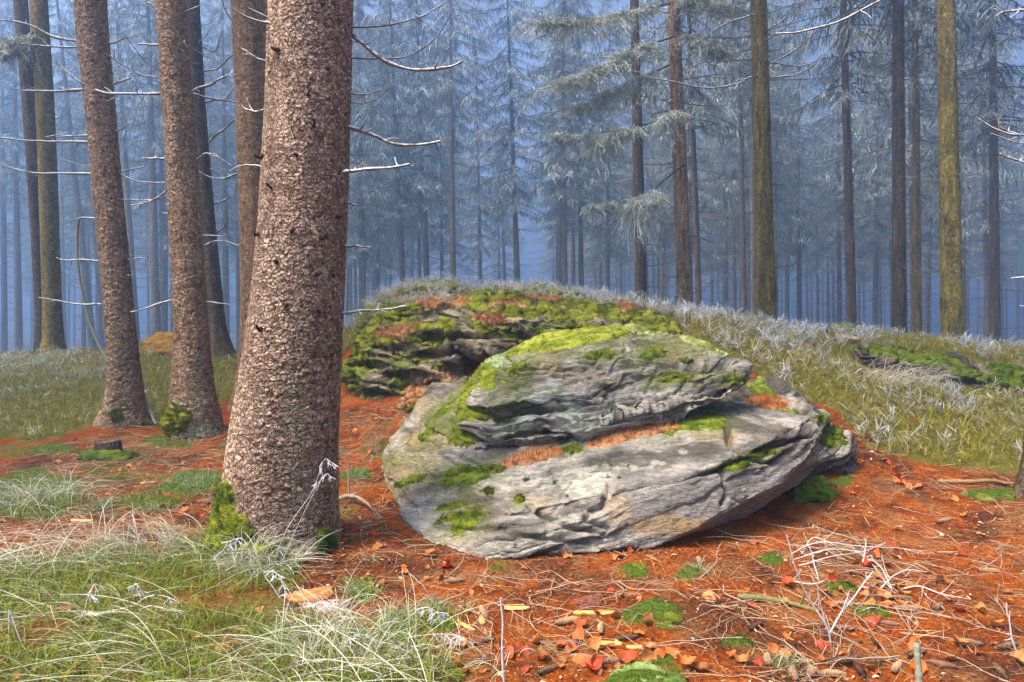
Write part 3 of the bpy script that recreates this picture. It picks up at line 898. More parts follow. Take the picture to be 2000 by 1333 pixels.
simple_stone('mossy_ledge', 'long dark ledge striped with moss, sunk in the frosted hillside grass', 'rock ledge',
             [hullpts([(1675, 672, 7.0), (1750, 676, 7.1), (1900, 705, 6.9), (2010, 720, 6.8), (2060, 740, 6.7), (2010, 765, 6.35), (1930, 745, 6.4), (1800, 715, 6.5), (1690, 690, 6.7)], [(3.4, 7.4, 0.3), (5.5, 7.2, 0.2), (5.0, 6.3, 0.2), (3.6, 6.6, 0.4)])],
             0.016, 52, 1.6, [[(1735, 688, 60, 12, 8), (1830, 700, 60, 12, 12)], [(1965, 722, 50, 14, 10), (1900, 735, 60, 12, 14)], [(1970, 748, 60, 12, 10)], [(1790, 705, 60, 9, 12)]], (DG, (0.14, 0.18, 0.015)), (4.4, 6.8, 0.5), rock_col=(0.55, 0.5, 0.42), thick=0.02)
simple_stone('flat_stone', 'small flat mossy stone on the ridge crest above frosted shrubs', 'stone',
             [hullpts([(1612, 640, 8.1), (1650, 631, 8.2), (1690, 641, 8.1), (1706, 654, 8.0), (1640, 660, 7.9)], [(3.7, 8.5, 0.7), (4.2, 8.5, 0.7), (4.2, 7.9, 0.6), (3.7, 7.9, 0.6)])],
             0.014, 58, 0.7, [[(1655, 640, 40, 10, 5)]], ((0.12, 0.14, 0.03), (0.25, 0.25, 0.06)), (4.0, 8.1, 0.6), rock_col=(0.5, 0.5, 0.45))
simple_stone('earth_mound', 'rounded mound of rusty orange moss behind the two slim trunks', 'mound',
             [hullpts([(262, 690, 8.7), (285, 662, 8.8), (315, 648, 8.9), (345, 652, 8.9), (372, 690, 8.7), (310, 690, 8.4), (350, 690, 8.4)], [(-4.6, 9.3, 0.4), (-4.0, 9.3, 0.4), (-4.8, 8.6, 0.3), (-4.0, 8.5, 0.3)])],
             0.016, 63, 0.3, [[(315, 665, 70, 30, 0), (290, 685, 50, 20)]], ((0.20, 0.10, 0.02), (0.32, 0.20, 0.03)), (-4.4, 8.8, 0.4), rock_col=(0.9, 0.5, 0.3), fuzz=3000)
# ------------------------------------------------------------------ trees
def worley(u, v, n_u, seed):
    """Cells on an unrolled trunk; u wraps every n_u cells. F1, F2, cell random, offset from the cell centre."""
    iu, iv = np.floor(u).astype(np.int64), np.floor(v).astype(np.int64)
    f1 = np.full(u.shape, 9.0)
    f2 = f1.copy()
    cr, ou, ov = np.zeros(u.shape), np.zeros(u.shape), np.zeros(u.shape)
    sd = np.full(u.shape, seed, np.int64)
    for a in (-1, 0, 1):
        for b in (-1, 0, 1):
            cu, cv = iu + a, iv + b
            w = np.mod(cu, n_u)
            du = cu + 0.1 + 0.8 * _h(w, cv, sd) - u
            dv = cv + 0.1 + 0.8 * _h(w, cv, sd + 7) - v
            d = np.hypot(du, dv)
            near = d < f1
            f2 = np.where(near, f1, np.minimum(f2, d))
            cr = np.where(near, _h(w, cv, sd + 13), cr)
            ou, ov = np.where(near, du, ou), np.where(near, dv, ov)
            f1 = np.where(near, d, f1)
    return f1, f2, cr, ou, ov

BARKS = {'pink': ((0.21, 0.132, 0.090), (0.58, 0.425, 0.315), (0.10, 0.045, 0.028)),
         'brown': ((0.245, 0.150, 0.085), (0.52, 0.36, 0.225), (0.085, 0.042, 0.025)),
         'tan': ((0.33, 0.195, 0.095), (0.54, 0.35, 0.185), (0.12, 0.06, 0.03)),
         'dark': ((0.10, 0.072, 0.045), (0.20, 0.15, 0.095), (0.07, 0.035, 0.02)),
         'olive': ((0.19, 0.150, 0.028), (0.38, 0.295, 0.06), (0.10, 0.06, 0.02))}

def trunk_mesh(prof, d, top, res, cell, bark, amp, seed, lobes=0.12, dense_top=None, lichen=0.3, stains=()):
    """prof [(py, left, right)] in photo pixels, at depth d."""
    rows = sorted(prof, key=lambda r: -r[0])
    C = np.array([at((l + r) / 2, y, d) for y, l, r in rows])
    R = np.array([(r - l) / 2 / FPX * d for y, l, r in rows])
    z0 = C[0, 2] - 0.12
    zd = dense_top or C[-1, 2] + 0.15
    zs = np.concatenate([np.arange(z0, zd, res), np.arange(zd, top, 0.3)])
    slope = (C[-1, 0] - C[len(C) // 2, 0]) / (C[-1, 2] - C[len(C) // 2, 2])
    zc = np.append(C[:, 2], top)
    xc = np.append(C[:, 0], C[-1, 0] + slope * 0.35 * (top - C[-1, 2]))
    rc = np.append(R, 0.10 * R[-1])
    zf = np.linspace(z0, top, 600)
    ker = np.ones(9) / 9
    sm = lambda a: np.convolve(np.pad(np.interp(zf, zc, a), 4, mode='edge'), ker, 'valid')
    X, RR = np.interp(zs, zf, sm(xc)), np.interp(zs, zf, sm(rc))
    na = max(14, int(2 * np.pi * R.mean() / res / 1.55))
    th = np.arange(na) / na * 2 * np.pi
    th = th - 0.55 * np.sin(th + np.pi / 2)                    # finer on the side of the path (-Y)
    T, Z = np.meshgrid(th, zs)
    r0 = np.repeat(RR[:, None], na, 1)
    h = Z - C[0, 2]
    P3 = np.stack([np.cos(T) * 1.3, np.sin(T) * 1.3, Z * 0.8 + seed], -1)
    wob = vnoise(P3.reshape(-1, 3)).reshape(T.shape)
    lob = vnoise(np.stack([np.cos(T) * 1.6 + seed, np.sin(T) * 1.6, T * 0 + 3], -1).reshape(-1, 3)).reshape(T.shape)
    r = r0 * (1 + 0.03 * wob + lobes * (0.35 + 1.6 * np.clip(lob, -0.2, 1)) * np.exp(-np.maximum(h, 0) / 0.16))
    pm = 2 * np.pi * R.mean()
    nu = int(round(pm / cell[0]))
    U, W = T / (2 * np.pi) * nu, Z / cell[1]
    wx = 0.30 * vnoise(np.stack([np.cos(T) * 9, np.sin(T) * 9, Z * 22], -1).reshape(-1, 3)).reshape(T.shape)
    wf = 0.25 * vnoise(np.stack([np.cos(T) * 30, np.sin(T) * 30, Z * 75], -1).reshape(-1, 3)).reshape(T.shape)
    f1, f2, cr, ou, ov = worley(U + wx + wf, W + wx * 0.8 - wf, nu, seed)
    g1, g2, cr2, pu, pv = worley(U * 2 + wx + wf, W * 2.2 - wx, nu * 2, seed + 5)
    pick = fbm(np.stack([np.cos(T) * 3.5, np.sin(T) * 3.5, Z * 7 + seed], -1).reshape(-1, 3), 3).reshape(T.shape) > 0.05   # where the bark has broken into small scales
    f1, f2, cr, ov = np.where(pick, g1, f1), np.where(pick, g2, f2), np.where(pick, cr2, cr), np.where(pick, pv, ov)
    edge = sstep(0.0, 0.10, f2 - f1)
    P4 = np.stack([np.cos(T) * 2.2, np.sin(T) * 2.2, Z * 4 + seed], -1).reshape(-1, 3)
    patch = fbm(P4, 4).reshape(T.shape)
    flake = sstep(-0.3, 0.35, patch + 0.1)
    lift = ov * 0.9                                           # lower rim of each scale stands off
    disp = amp * (edge * (0.25 + 0.9 * cr ** 1.5 + 0.8 * lift) * (0.25 + 0.75 * flake) + 0.35 * wf * edge)
    r = r + disp
    V = np.stack([X[:, None] + r * np.cos(T), d + r * np.sin(T), Z], -1).reshape(-1, 3)
    nz = len(zs)
    i = np.arange(nz - 1)[:, None] * na
    j, j1 = np.arange(na)[None, :], (np.arange(na)[None, :] + 1) % na
    F = np.stack([i + j, i + j1, i + na + j1, i + na + j], -1).reshape(-1, 4)
    lo, hi, red = BARKS[bark]
    t = np.clip(0.30 + 0.55 * (cr - 0.3) + 0.45 * patch + 0.8 * (wf + 0.0), 0, 1).ravel()
    c = mix(lo, hi, t)
    c = mix(c, red, (0.75 * (1 - edge) + 0.7 * (cr < 0.08)).clip(0, 1).ravel() * 0.85)
    big = fbm(P4 * np.array([1, 1, 0.35]) * 0.6 + 55, 3)
    c = c * (1 + 0.35 * big[:, None]) * np.array([1, 1, 1])
    fine = fbm(P4 * 3.5 + 9, 4)
    lich = sstep(0.12, 0.4, fbm(P4 * 0.7 + 30, 3)) * sstep(-0.05, 0.3, fine)
    c = mix(c, (0.33, 0.34, 0.22), lichen * 0.9 * lich)
    px, py, _ = proj(V)
    fc = facing(V, np.stack([np.cos(T), np.sin(T), 0 * T], -1).reshape(-1, 3)) > -0.1
    for cx, cy, rx, ry, sc in stains:
        c = mix(c, sc, 0.75 * fc * sstep(0.1, 0.6, 1 - np.hypot((px - cx) / rx, (py - cy) / ry) + 1.5 * fine) * sstep(0.0, 0.5, f2 - f1).ravel())
    return V, F, c, (zs, X, RR)

def stick(path, r0, r1, n=14, S=6, wig=0.0, seed=0, twigs=0, col=(0.16, 0.12, 0.085), tw_len=0.12, up=0.0):
    """A dead branch with side twigs: V, F, C."""
    P = smooth_curve(path, n)
    r = random.Random(seed)
    L = np.linalg.norm(P[-1] - P[0])
    t = np.linspace(0, 1, n)
    if wig:
        P = P + wig * L * np.stack([vnoise(np.stack([t * 4 + seed, t * 0 + k, t * 0], -1)) * np.minimum(t * 4, 1) for k in range(3)], -1)
    R = r0 + (r1 - r0) * t
    R = R * (1 + 0.22 * vnoise(np.stack([t * 17 + seed, t * 0, t * 0 + 5], -1)))
    parts = []
    V, F = tubes(P[None], R[None], S)
    parts.append((V, F, np.array(col)))
    for k in range(twigs):
        u = r.uniform(0.15, 0.97)
        i = min(int(u * (n - 1)), n - 2)
        p = P[i]
        d = norm(P[i + 1] - P[i])
        q = norm(d * r.uniform(0.2, 0.9) + np.array([r.gauss(0, 0.6), r.gauss(0, 0.6), r.gauss(up, 0.6)]))
        l = tw_len * r.uniform(0.3, 1.0)
        pts = [p, p + q * l * 0.5, p + q * l + np.array([0, 0, l * r.uniform(-0.2, 0.3)])]
        tp = smooth_curve(pts, 5)
        rr = np.linspace(R[i] * 0.6, R[i] * 0.25, 5)
        V, F = tubes(tp[None], rr[None], 4)
        parts.append((V, F, np.array(col) * r.uniform(0.8, 1.3)))
    return merge(parts)

def branch_part(parent, path, r0, r1=None, seed=0, twigs=4, col=(0.17, 0.13, 0.095), n=16, tw_len=0.12, wig=0.03, up=0.1, name='branch'):
    V, F, C = stick(path, r0, r1 if r1 else r0 * 0.45, n, 6, wig, seed, twigs, col, tw_len, up)
    V = V - np.array(parent.location)
    return add(name, mesh_from(name, V, F, C), M_FTWIG, parent)

CROWNS = []
def make_crown(seed, z0, z1, spread, n_whorl):
    r = np.random.default_rng(seed)
    parts = []
    hs = np.linspace(z0, z1 - 0.3, n_whorl)
    B, L = [], []
    for h in hs:
        f = (h - z0) / (z1 - z0)
        k = r.integers(4, 8)
        a0 = r.uniform(0, 6.28)
        for q in range(k):
            prof = min(1, 0.55 + f * 2.4) * (1 - f) ** 0.75
            if r.random() < 0.30:
                continue
            B.append((h + r.normal(0, 0.12), a0 + q * 6.283 / k + r.normal(0, 0.25)))
            L.append(spread * (0.25 + prof) * r.uniform(0.6, 1.15))
    B, L = np.array(B), np.array(L)
    n = len(L)
    t = np.linspace(0, 1, 7)
    dirs = np.stack([np.cos(B[:, 1]), np.sin(B[:, 1]), np.zeros(n)], -1)
    sag = r.uniform(0.3, 0.75, n)
    def bpos(i, u):
        z = B[i, 0] + L[i] * (0.05 * u - sag[i] * u ** 1.6 + 0.22 * u ** 4)
        p = dirs[i] * (L[i] * u)[:, None]
        p[:, 2] = z
        return p
    P = np.stack([bpos(np.arange(n), np.full(n, u)) for u in t], 1)
    R = np.linspace(0.022, 0.006, 7)[None] * np.sqrt(L / 2)[:, None]
    V, F = tubes(P, R, 3)
    parts.append((V, F, np.array((0.07, 0.055, 0.045))))
    # hanging sprays
    m = 88
    i = np.repeat(np.arange(n), m)
    u = np.tile(np.linspace(0.12, 1.0, m), n) + r.normal(0, 0.02, n * m)
    u = np.clip(u, 0.06, 1.02)
    p = bpos(i, u)
    sd = np.stack([-dirs[i, 1], dirs[i, 0], np.zeros(len(i))], -1) * r.choice([-1, 1], len(i))[:, None]
    out = dirs[i] * r.uniform(0.0, 0.6, (len(i), 1)) + sd * r.uniform(0.1, 1.0, (len(i), 1))
    ln = r.uniform(0.10, 0.42, len(i)) * (0.5 + 0.9 * r.random(n)[i]) * (0.6 + 0.4 * np.sin(np.clip(u, 0, 1) * np.pi)) * np.sqrt(L[i] / 2)
    dn = r.uniform(0.5, 1.5, len(i))
    s = np.array([0, 0.5, 1.0])
    jit = r.normal(0, 0.05, (len(i), 3))
    Q = p[:, None, :] + jit[:, None] + out[:, None, :] * (ln[:, None] * s)[..., None]
    Q[:, :, 2] -= (ln * dn)[:, None] * s ** 1.5
    w = r.uniform(0.006, 0.019, len(i))[:, None] * np.array([0.7, 1.0, 0.15])
    side = norm(r.normal(0, 1, (len(i), 3)) * np.array([1, 1, 0.5]))
    V, F = strips(Q, w, side)
    tone = np.clip(r.normal(0.45, 0.28, len(i)) + 0.25 * (u - 0.5), 0, 1)
    c = mix((0.045, 0.065, 0.05), (0.40, 0.45, 0.44), tone)
    parts.append((V, F, np.repeat(c, 6, 0)))
    V, F, C = merge(parts)
    return mesh_from('crown', V, F, C, smooth=False)

for k, (z0, z1, sp, nw) in enumerate([(5.0, 20.0, 2.2, 40), (6.5, 21.0, 2.0, 36), (4.2, 19.0, 2.5, 42), (7.5, 21.0, 2.1, 34)]):
    CROWNS.append(make_crown(100 + k, z0, z1, sp, nw))

def far_trunk(seed, bark):
    r = random.Random(seed)
    zs = np.concatenate([[-1.2, -0.4, 0.0, 0.12, 0.3, 0.6], np.arange(0.8, 9, 0.12), np.arange(9, 20.5, 0.5)])
    na = 24
    th = np.arange(na) / na * 2 * np.pi
    T, Z = np.meshgrid(th, zs)
    rad = (1 - np.clip(Z, 0, 21) / 22) ** 0.8 * (1 + 0.35 * np.exp(-np.maximum(Z, 0) / 0.25))
    P = np.stack([np.cos(T) * 1.5 + seed, np.sin(T) * 1.5, Z * 0.9], -1).reshape(-1, 3)
    n = fbm(P, 3).reshape(T.shape)
    rad = rad * (1 + 0.05 * n)
    bx, by = 0.10 * np.sin(zs * 0.23 + seed), 0.10 * np.cos(zs * 0.19 + seed * 2)
    V = np.stack([rad * np.cos(T) + bx[:, None] - bx[2], rad * np.sin(T) + by[:, None] - by[2], Z], -1).reshape(-1, 3)
    i = np.arange(len(zs) - 1)[:, None] * na
    j, j1 = np.arange(na)[None, :], (np.arange(na)[None, :] + 1) % na
    F = np.stack([i + j, i + j1, i + na + j1, i + na + j], -1).reshape(-1, 4)
    lo, hi, red = BARKS[bark]
    c = mix(lo, hi, sstep(-0.4, 0.4, fbm(P * 4, 3)))
    c = mix(c, np.array(lo) * 0.7 + np.array((0.03, 0.02, 0.01)), 0.75 * sstep(0.0, 0.4, fbm(P * np.array([1.2, 1.2, 0.6]) + 8, 3)))
    kn = vnoise(P * np.array([3.2, 3.2, 4.5]) + 31)
    c = mix(c, (0.04, 0.028, 0.018), 0.8 * sstep(0.55, 0.75, kn))
    V[:, :2] *= (1 + 0.06 * sstep(0.5, 0.8, kn))[:, None]
    return mesh_from('trunk', V, F, c)
FAR_TRUNKS = {b: [far_trunk(11 + k + 5 * q, b) for k in range(3)] for q, b in enumerate(('dark', 'olive', 'tan'))}

def dead_whorls(seed):
    r = np.random.default_rng(seed)
    n = 46
    h = r.uniform(1.6, 8.5, n)
    a = r.uniform(0, 6.28, n)
    L = r.uniform(0.3, 1.5, n) * (0.4 + h / 9)
    t = np.linspace(0, 1, 6)
    d = np.stack([np.cos(a), np.sin(a)], -1)
    bend = r.uniform(-0.35, 0.15, n)
    P = np.zeros((n, 6, 3))
    P[:, :, :2] = d[:, None, :] * (L[:, None] * t)[..., None] + 0.03 * r.normal(0, 1, (n, 6, 2)) * t[None, :, None]
    P[:, :, 2] = h[:, None] + L[:, None] * (bend[:, None] * t + 0.25 * t ** 3 * r.uniform(-0.5, 1, n)[:, None])
    R = np.linspace(0.013, 0.004, 6)[None] * r.uniform(0.6, 1.1, n)[:, None]
    V, F = tubes(P, R, 4)
    parts = [(V, F, np.array((0.13, 0.11, 0.09)))]
    m = 6
    i = np.repeat(np.arange(n), m)
    k = r.integers(2, 6, len(i))
    p = P[i, k]
    q = norm(r.normal(0, 1, (len(i), 3)) + np.concatenate([d[i], np.zeros((len(i), 1))], 1))
    ln = r.uniform(0.08, 0.35, len(i))
    Q = np.stack([p, p + q * (ln * 0.5)[:, None], p + q * ln[:, None] - np.array([0, 0, 0.3]) * ln[:, None]], 1)
    V, F = tubes(Q, np.tile(np.array([0.005, 0.004, 0.002]), (len(i), 1)), 3)
    parts.append((V, F, np.array((0.2, 0.19, 0.18))))
    V, F, C = merge(parts)
    return mesh_from('dead_branches', V, F, C)
DEAD = [dead_whorls(200 + k) for k in range(4)]
TREE_TOP = 27.0
N_TREE = 0

def far_tree(px_top, px_bot, w, label, bark, group, dia=0.34, depth=None, crown=True, dead=True, y_bot=620, crown_lift=3.4, name='spruce_tree'):
    """A spruce whose trunk crosses the picture from px_top (y=0) to px_bot (y_bot), w pixels wide."""
    global N_TREE
    k = N_TREE
    N_TREE += 1
    d = depth or dia * FPX / w
    a, b = at(px_bot, y_bot, d), at(px_top, 0, d)
    lean = (b[0] - a[0]) / (b[2] - a[2])
    gz = ground_z(a[0], d)[0]
    x0 = a[0] - lean * (a[2] - gz)
    root = thing(name, label, 'tree', (x0, d, gz - 0.02), group)
    root.rotation_euler = (random.uniform(-0.012, 0.012), math.atan(lean), random.uniform(0, 6.28) * 0)
    r = w * d / FPX / 2 * 1.02
    rot = random.uniform(0, 6.28)
    t = add('trunk', FAR_TRUNKS[bark][k % 3], M_FARBARK, root)
    t.scale = (r, r, 1)
    t.rotation_euler.z = rot
    if crown:
        c = add('crown', CROWNS[(k * 7 + k // 4) % 4], M_CROWN, root)
        s = random.uniform(0.85, 1.15)
        c.scale = (s, s, 1)
        c.location.z = crown_lift + random.uniform(-0.6, 0.8)
        c.rotation_euler.z = random.uniform(0, 6.28)
    if dead:
        q = add('dead_branches', DEAD[(k * 3 + 1) % 4], M_TWIG, root, 'stuff')
        q.rotation_euler.z = random.uniform(0, 6.28)
        s = random.uniform(0.8, 1.2)
        q.scale = (s, s, 1)
    return root

def near_tree(name, label, prof, d, bark, res, cell, amp, seed, branches, stubs=0, lichen=0.3, crown=True, lobes=0.12, dense_top=None, top=19.0, group=None, knots=(), crown_lift=4.0, stains=(), mosses=()):
    stains = list(stains) + [(kx, ky - 2, 16, 13, (0.06, 0.028, 0.016)) for kx, ky in knots]
    V, F, c, axis_ = trunk_mesh(prof, d, top, res, cell, bark, amp, seed, lobes, dense_top, lichen, stains)
    zs, X, RR = axis_
    base = np.array([np.interp(zs[0] + 0.12, zs, X), d, zs[0] + 0.12])
    root = thing(name, label, 'tree', tuple(base), group)
    add('trunk', mesh_from('trunk', V - base, F, c), M_BARK, root)
    if mosses:
        NN = vnormals(V, F)
        for ells, thick, ca, cb, fz in mosses:
            o = moss_on('moss_patch', root, V - base, F, NN, ell_mask(V, NN, ells, 0.7, 12), thick, ca, cb, fz, 0.018, thick * 0.6, lscale=16)
    if crown:
        cr = add('crown', CROWNS[seed % 4], M_CROWN, root)
        cr.location = (np.interp(14, zs, X) - base[0], 0, crown_lift)
        cr.rotation_euler.z = seed
        cr.scale = (1, 1, 0.95)
    r = random.Random(seed)
    for q, (pts, wpx) in enumerate(branches):
        path = []
        for kk, p in enumerate(pts):
            dd = d + (p[2] if len(p) > 2 else 0.0)
            path.append(at(p[0], p[1], dd))
        rr = wpx / 2 / FPX * d
        branch_part(root, path, rr, rr * 0.5, seed * 31 + q, 5 if len(pts) > 2 else 1, wig=0.02, tw_len=0.10)
    def on_trunk(z, a):
        x, rad = np.interp(z, zs, X), np.interp(z, zs, RR)
        o = np.array([math.cos(a), math.sin(a), 0.0])
        return np.array([x, d, z]) + o * rad * 0.97, o
    zt = at(0, 0, d)[2]
    for q in range(stubs):
        a = r.uniform(0, 6.28)
        z = base[2] + r.uniform(0.35, 1.0) * (zt - base[2])
        p, o = on_trunk(z, a)
        L = r.choice([0.03, 0.05, 0.08, 0.2, 0.35]) * r.uniform(0.7, 1.3)
        o = norm(o + np.array([0, 0, r.uniform(-0.2, 0.4)]))
        branch_part(root, [p, p + o * L * 0.5, p + o * L + np.array([0, 0, L * 0.15])], r.uniform(0.004, 0.008), 0.003, seed * 77 + q, 1 if L > 0.15 else 0, n=7, tw_len=0.06, name='branch' if L > 0.15 else 'stub')
    for q, (kx, ky) in enumerate(knots):
        p = at(kx, ky, d)
        x, rad = np.interp(p[2], zs, X), np.interp(p[2], zs, RR)
        sx = np.clip((p[0] - x) / rad, -0.98, 0.98)
        o = np.array([sx, -math.sqrt(1 - sx * sx), 0])
        b = np.array([x, d, p[2]]) + o * rad
        L = r.uniform(0.02, 0.045)
        V, F, C = stick([b - o * 0.02, b + o * 0.004, b + o * L + np.array([0, 0, 0.004])], r.uniform(0.012, 0.017), 0.005, 8, 9, 0.2, q, 0, (0.05, 0.028, 0.018), 0.03)
        add('knot', mesh_from('knot', V - base, F, C), M_BARK, root)
    return root, axis_

MAIN_PROF = [(1075, 440, 655), (1050, 441, 653), (1000, 440, 655), (950, 443, 657), (900, 448, 657), (800, 462, 660), (700, 480, 663), (600, 494, 668), (500, 505, 672), (400, 513, 676), (250, 521, 681), (120, 527, 684), (0, 532, 686), (-100, 536, 688)]
main_tree, main_axis = near_tree('spruce_tree', 'thick pinkish spruce trunk with flaky bark and a mossy root beside the boulder', MAIN_PROF, 3.42, 'pink', 0.0050, (0.024, 0.018), 0.0052, 3,
    [([(683, 65, .05), (720, 95, 0), (760, 125), (810, 140), (870, 137), (900, 122)], 10), ([(684, 53, .1), (760, 52, .1), (820, 35, .1), (868, 2, .1)], 4.5),
     ([(682, 113, .1), (740, 118, .15), (800, 110, .2), (850, 70, .2), (882, 20, .2)], 4.5), ([(680, 248), (720, 262), (770, 280), (820, 282), (860, 275)], 9),
     ([(672, 337, -.1), (700, 331, -.15), (760, 327, -.2), (802, 320, -.2)], 8), ([(682, 183), (715, 184), (745, 174)], 4), ([(682, 200, .1), (720, 200, .1), (765, 170, .1)], 3),
     ([(674, 394), (700, 403)], 6), ([(668, 480), (722, 483)], 7), ([(662, 612), (720, 608), (745, 604), (795, 600)], 7), ([(530, 209), (500, 218), (476, 213)], 5), ([(518, 326), (480, 322)], 5),
     ([(676, 305, .1), (710, 300, .1)], 3), ([(676, 318, .1), (705, 322, .1), (740, 360, .1)], 2.5)],
    stubs=8, lichen=0.5, dense_top=2.75, stains=[(575, 800, 24, 90, (0.32, 0.33, 0.22)), (600, 960, 40, 70, (0.30, 0.31, 0.21)), (590, 600, 18, 50, (0.34, 0.34, 0.24))],
    mosses=[([(452, 1040, 55, 45), (440, 990, 22, 60), (520, 1075, 70, 22)], 0.020, (0.07, 0.10, 0.008), (0.24, 0.26, 0.02), 4000), ([(632, 1065, 20, 36), (640, 1085, 24, 20)], 0.03, (0.05, 0.10, 0.01), (0.13, 0.20, 0.015), 1500)],
    knots=[(568, 128), (655, 158), (625, 210), (633, 265), (648, 40), (535, 320), (607, 322), (530, 465), (600, 460), (645, 470), (570, 518), (665, 430), (560, 380), (590, 600), (640, 610), (660, 540), (545, 640)])
T1 = near_tree('spruce_tree', 'slim brown spruce trunk with bare frosted twigs, green-stained foot beside a leaning stick', [(835, 190, 295), (815, 203, 283), (780, 212, 277), (700, 214, 268), (600, 206, 258), (500, 197, 248), (400, 188, 238), (250, 174, 224), (100, 158, 211), (0, 149, 204), (-80, 144, 199)], 6.1, 'brown', 0.009, (0.032, 0.026), 0.009, 4,
    [([(160, 82), (100, 70), (50, 48), (-20, 38)], 6), ([(158, 92), (100, 92), (42, 87)], 4.5), ([(165, 175), (110, 180), (45, 177)], 6), ([(175, 278), (90, 278), (-10, 267)], 5), ([(178, 340), (100, 340), (50, 335), (-10, 320)], 5),
     ([(175, 265), (88, 267)], 4), ([(190, 427), (158, 427), (152, 442)], 5), ([(195, 510), (130, 508), (112, 505)], 5), ([(198, 595), (140, 592), (75, 583)], 5), ([(205, 88), (240, 78), (258, 70)], 4),
     ([(208, 105), (235, 125), (270, 143), (305, 152)], 5), ([(225, 258), (250, 245)], 4), ([(232, 335), (282, 327)], 4), ([(232, 340), (270, 355), (330, 360)], 4), ([(236, 390), (300, 392), (330, 382)], 4), ([(245, 510), (275, 505), (292, 510)], 4), ([(222, 165), (256, 152)], 5)],
    stubs=16, lichen=0.35, stains=[(250, 800, 26, 40, (0.22, 0.25, 0.17)), (235, 700, 14, 60, (0.22, 0.23, 0.16))], mosses=[([(225, 812, 22, 16), (290, 830, 16, 8)], 0.02, (0.08, 0.09, 0.02), (0.18, 0.18, 0.04), 900)])[0]
T2 = near_tree('spruce_tree', 'slim brown spruce trunk with pale green lichen foot and a moss cushion', [(870, 330, 450), (850, 334, 436), (800, 334, 424), (740, 338, 412), (650, 343, 405), (500, 337, 394), (400, 332, 388), (250, 324, 377), (100, 313, 366), (0, 306, 360), (-80, 302, 356)], 5.6, 'brown', 0.009, (0.030, 0.025), 0.009, 6,
    [([(322, 183), (260, 187), (200, 182, .35), (150, 155, .4), (105, 120, .4)], 6), ([(312, 18), (282, 2)], 6), ([(318, 88), (268, 87)], 5), ([(332, 310), (280, 310)], 6), ([(368, 182), (410, 165), (447, 148)], 6), ([(372, 182, .2), (420, 195, .2), (460, 200, .2)], 5),
     ([(362, 25), (390, 12)], 5), ([(385, 312), (410, 300), (452, 325)], 4), ([(392, 460), (430, 462)], 4.5), ([(340, 420), (318, 416)], 4), ([(402, 590), (450, 595)], 4), ([(335, 365), (300, 392), (255, 400)], 4), ([(342, 585), (290, 600), (255, 610)], 4), ([(366, 95, -.1), (350, 75, -.2)], 5)],
    stubs=14, lichen=0.5, stains=[(385, 800, 24, 60, (0.33, 0.37, 0.24)), (395, 845, 44, 30, (0.28, 0.36, 0.23)), (380, 745, 14, 30, (0.33, 0.36, 0.24))], mosses=[([(346, 825, 30, 34)], 0.05, (0.10, 0.115, 0.010), (0.32, 0.31, 0.03), 3000)])[0]
T3 = near_tree('spruce_tree', 'smooth tan spruce trunk half hidden by the thick flaky trunk', [(810, 440, 525), (790, 452, 520), (700, 468, 520), (600, 472, 520), (400, 468, 522), (200, 462, 520), (0, 453, 514), (-80, 450, 512)], 6.8, 'tan', 0.014, (0.03, 0.03), 0.0022, 9,
    [([(470, 60), (440, 20), (430, -20)], 4), ([(466, 480), (430, 470), (400, 480)], 4), ([(462, 340), (420, 350), (380, 330)], 4)], stubs=12, lichen=0.1)[0]
T4 = near_tree('spruce_tree', 'dark crooked trunk with curling dead branches and flared mossy foot', [(705, 395, 468), (690, 406, 458), (640, 408, 440), (500, 396, 426), (350, 384, 412), (200, 372, 400), (0, 362, 388), (-80, 358, 384)], 8.5, 'dark', 0.018, (0.04, 0.05), 0.006, 12,
    [([(395, 140), (430, 130), (460, 100), (470, 40)], 4), ([(405, 280), (440, 250), (465, 230)], 5), ([(410, 400), (450, 385), (462, 360)], 4), ([(400, 200), (440, 190), (465, 160)], 4), ([(410, 330), (440, 350), (470, 335)], 4), ([(415, 460), (440, 440), (442, 410)], 5), ([(390, 90), (420, 100), (432, 60)], 4), ([(422, 540), (450, 545)], 4)], stubs=14, lichen=0.3)[0]
T5 = near_tree('spruce_tree', 'slender pale trunk showing as a strip behind the thick flaky trunk', [(800, 505, 535), (600, 510, 534), (300, 512, 532), (0, 512, 530), (-60, 512, 530)], 7.6, 'tan', 0.03, (0.04, 0.04), 0.002, 14, [], stubs=3)[0]
T6 = near_tree('spruce_tree', 'olive trunk whose flared foot joins its slimmer twin on the bare rise', [(690, 78, 132), (678, 86, 124), (600, 86, 118), (400, 80, 112), (200, 72, 103), (0, 60, 90), (-60, 57, 86)], 10.0, 'olive', 0.022, (0.05, 0.05), 0.004, 16, [([(95, 270), (140, 268)], 3), ([(75, 170), (45, 178), (20, 172)], 3)], stubs=16)[0]
T7 = near_tree('spruce_tree', 'dark slimmer twin trunk close behind the olive trunk on the bare rise', [(686, 70, 96), (600, 70, 92), (300, 52, 76), (0, 28, 52), (-60, 24, 48)], 10.5, 'dark', 0.022, (0.05, 0.05), 0.004, 17, [], stubs=10)[0]
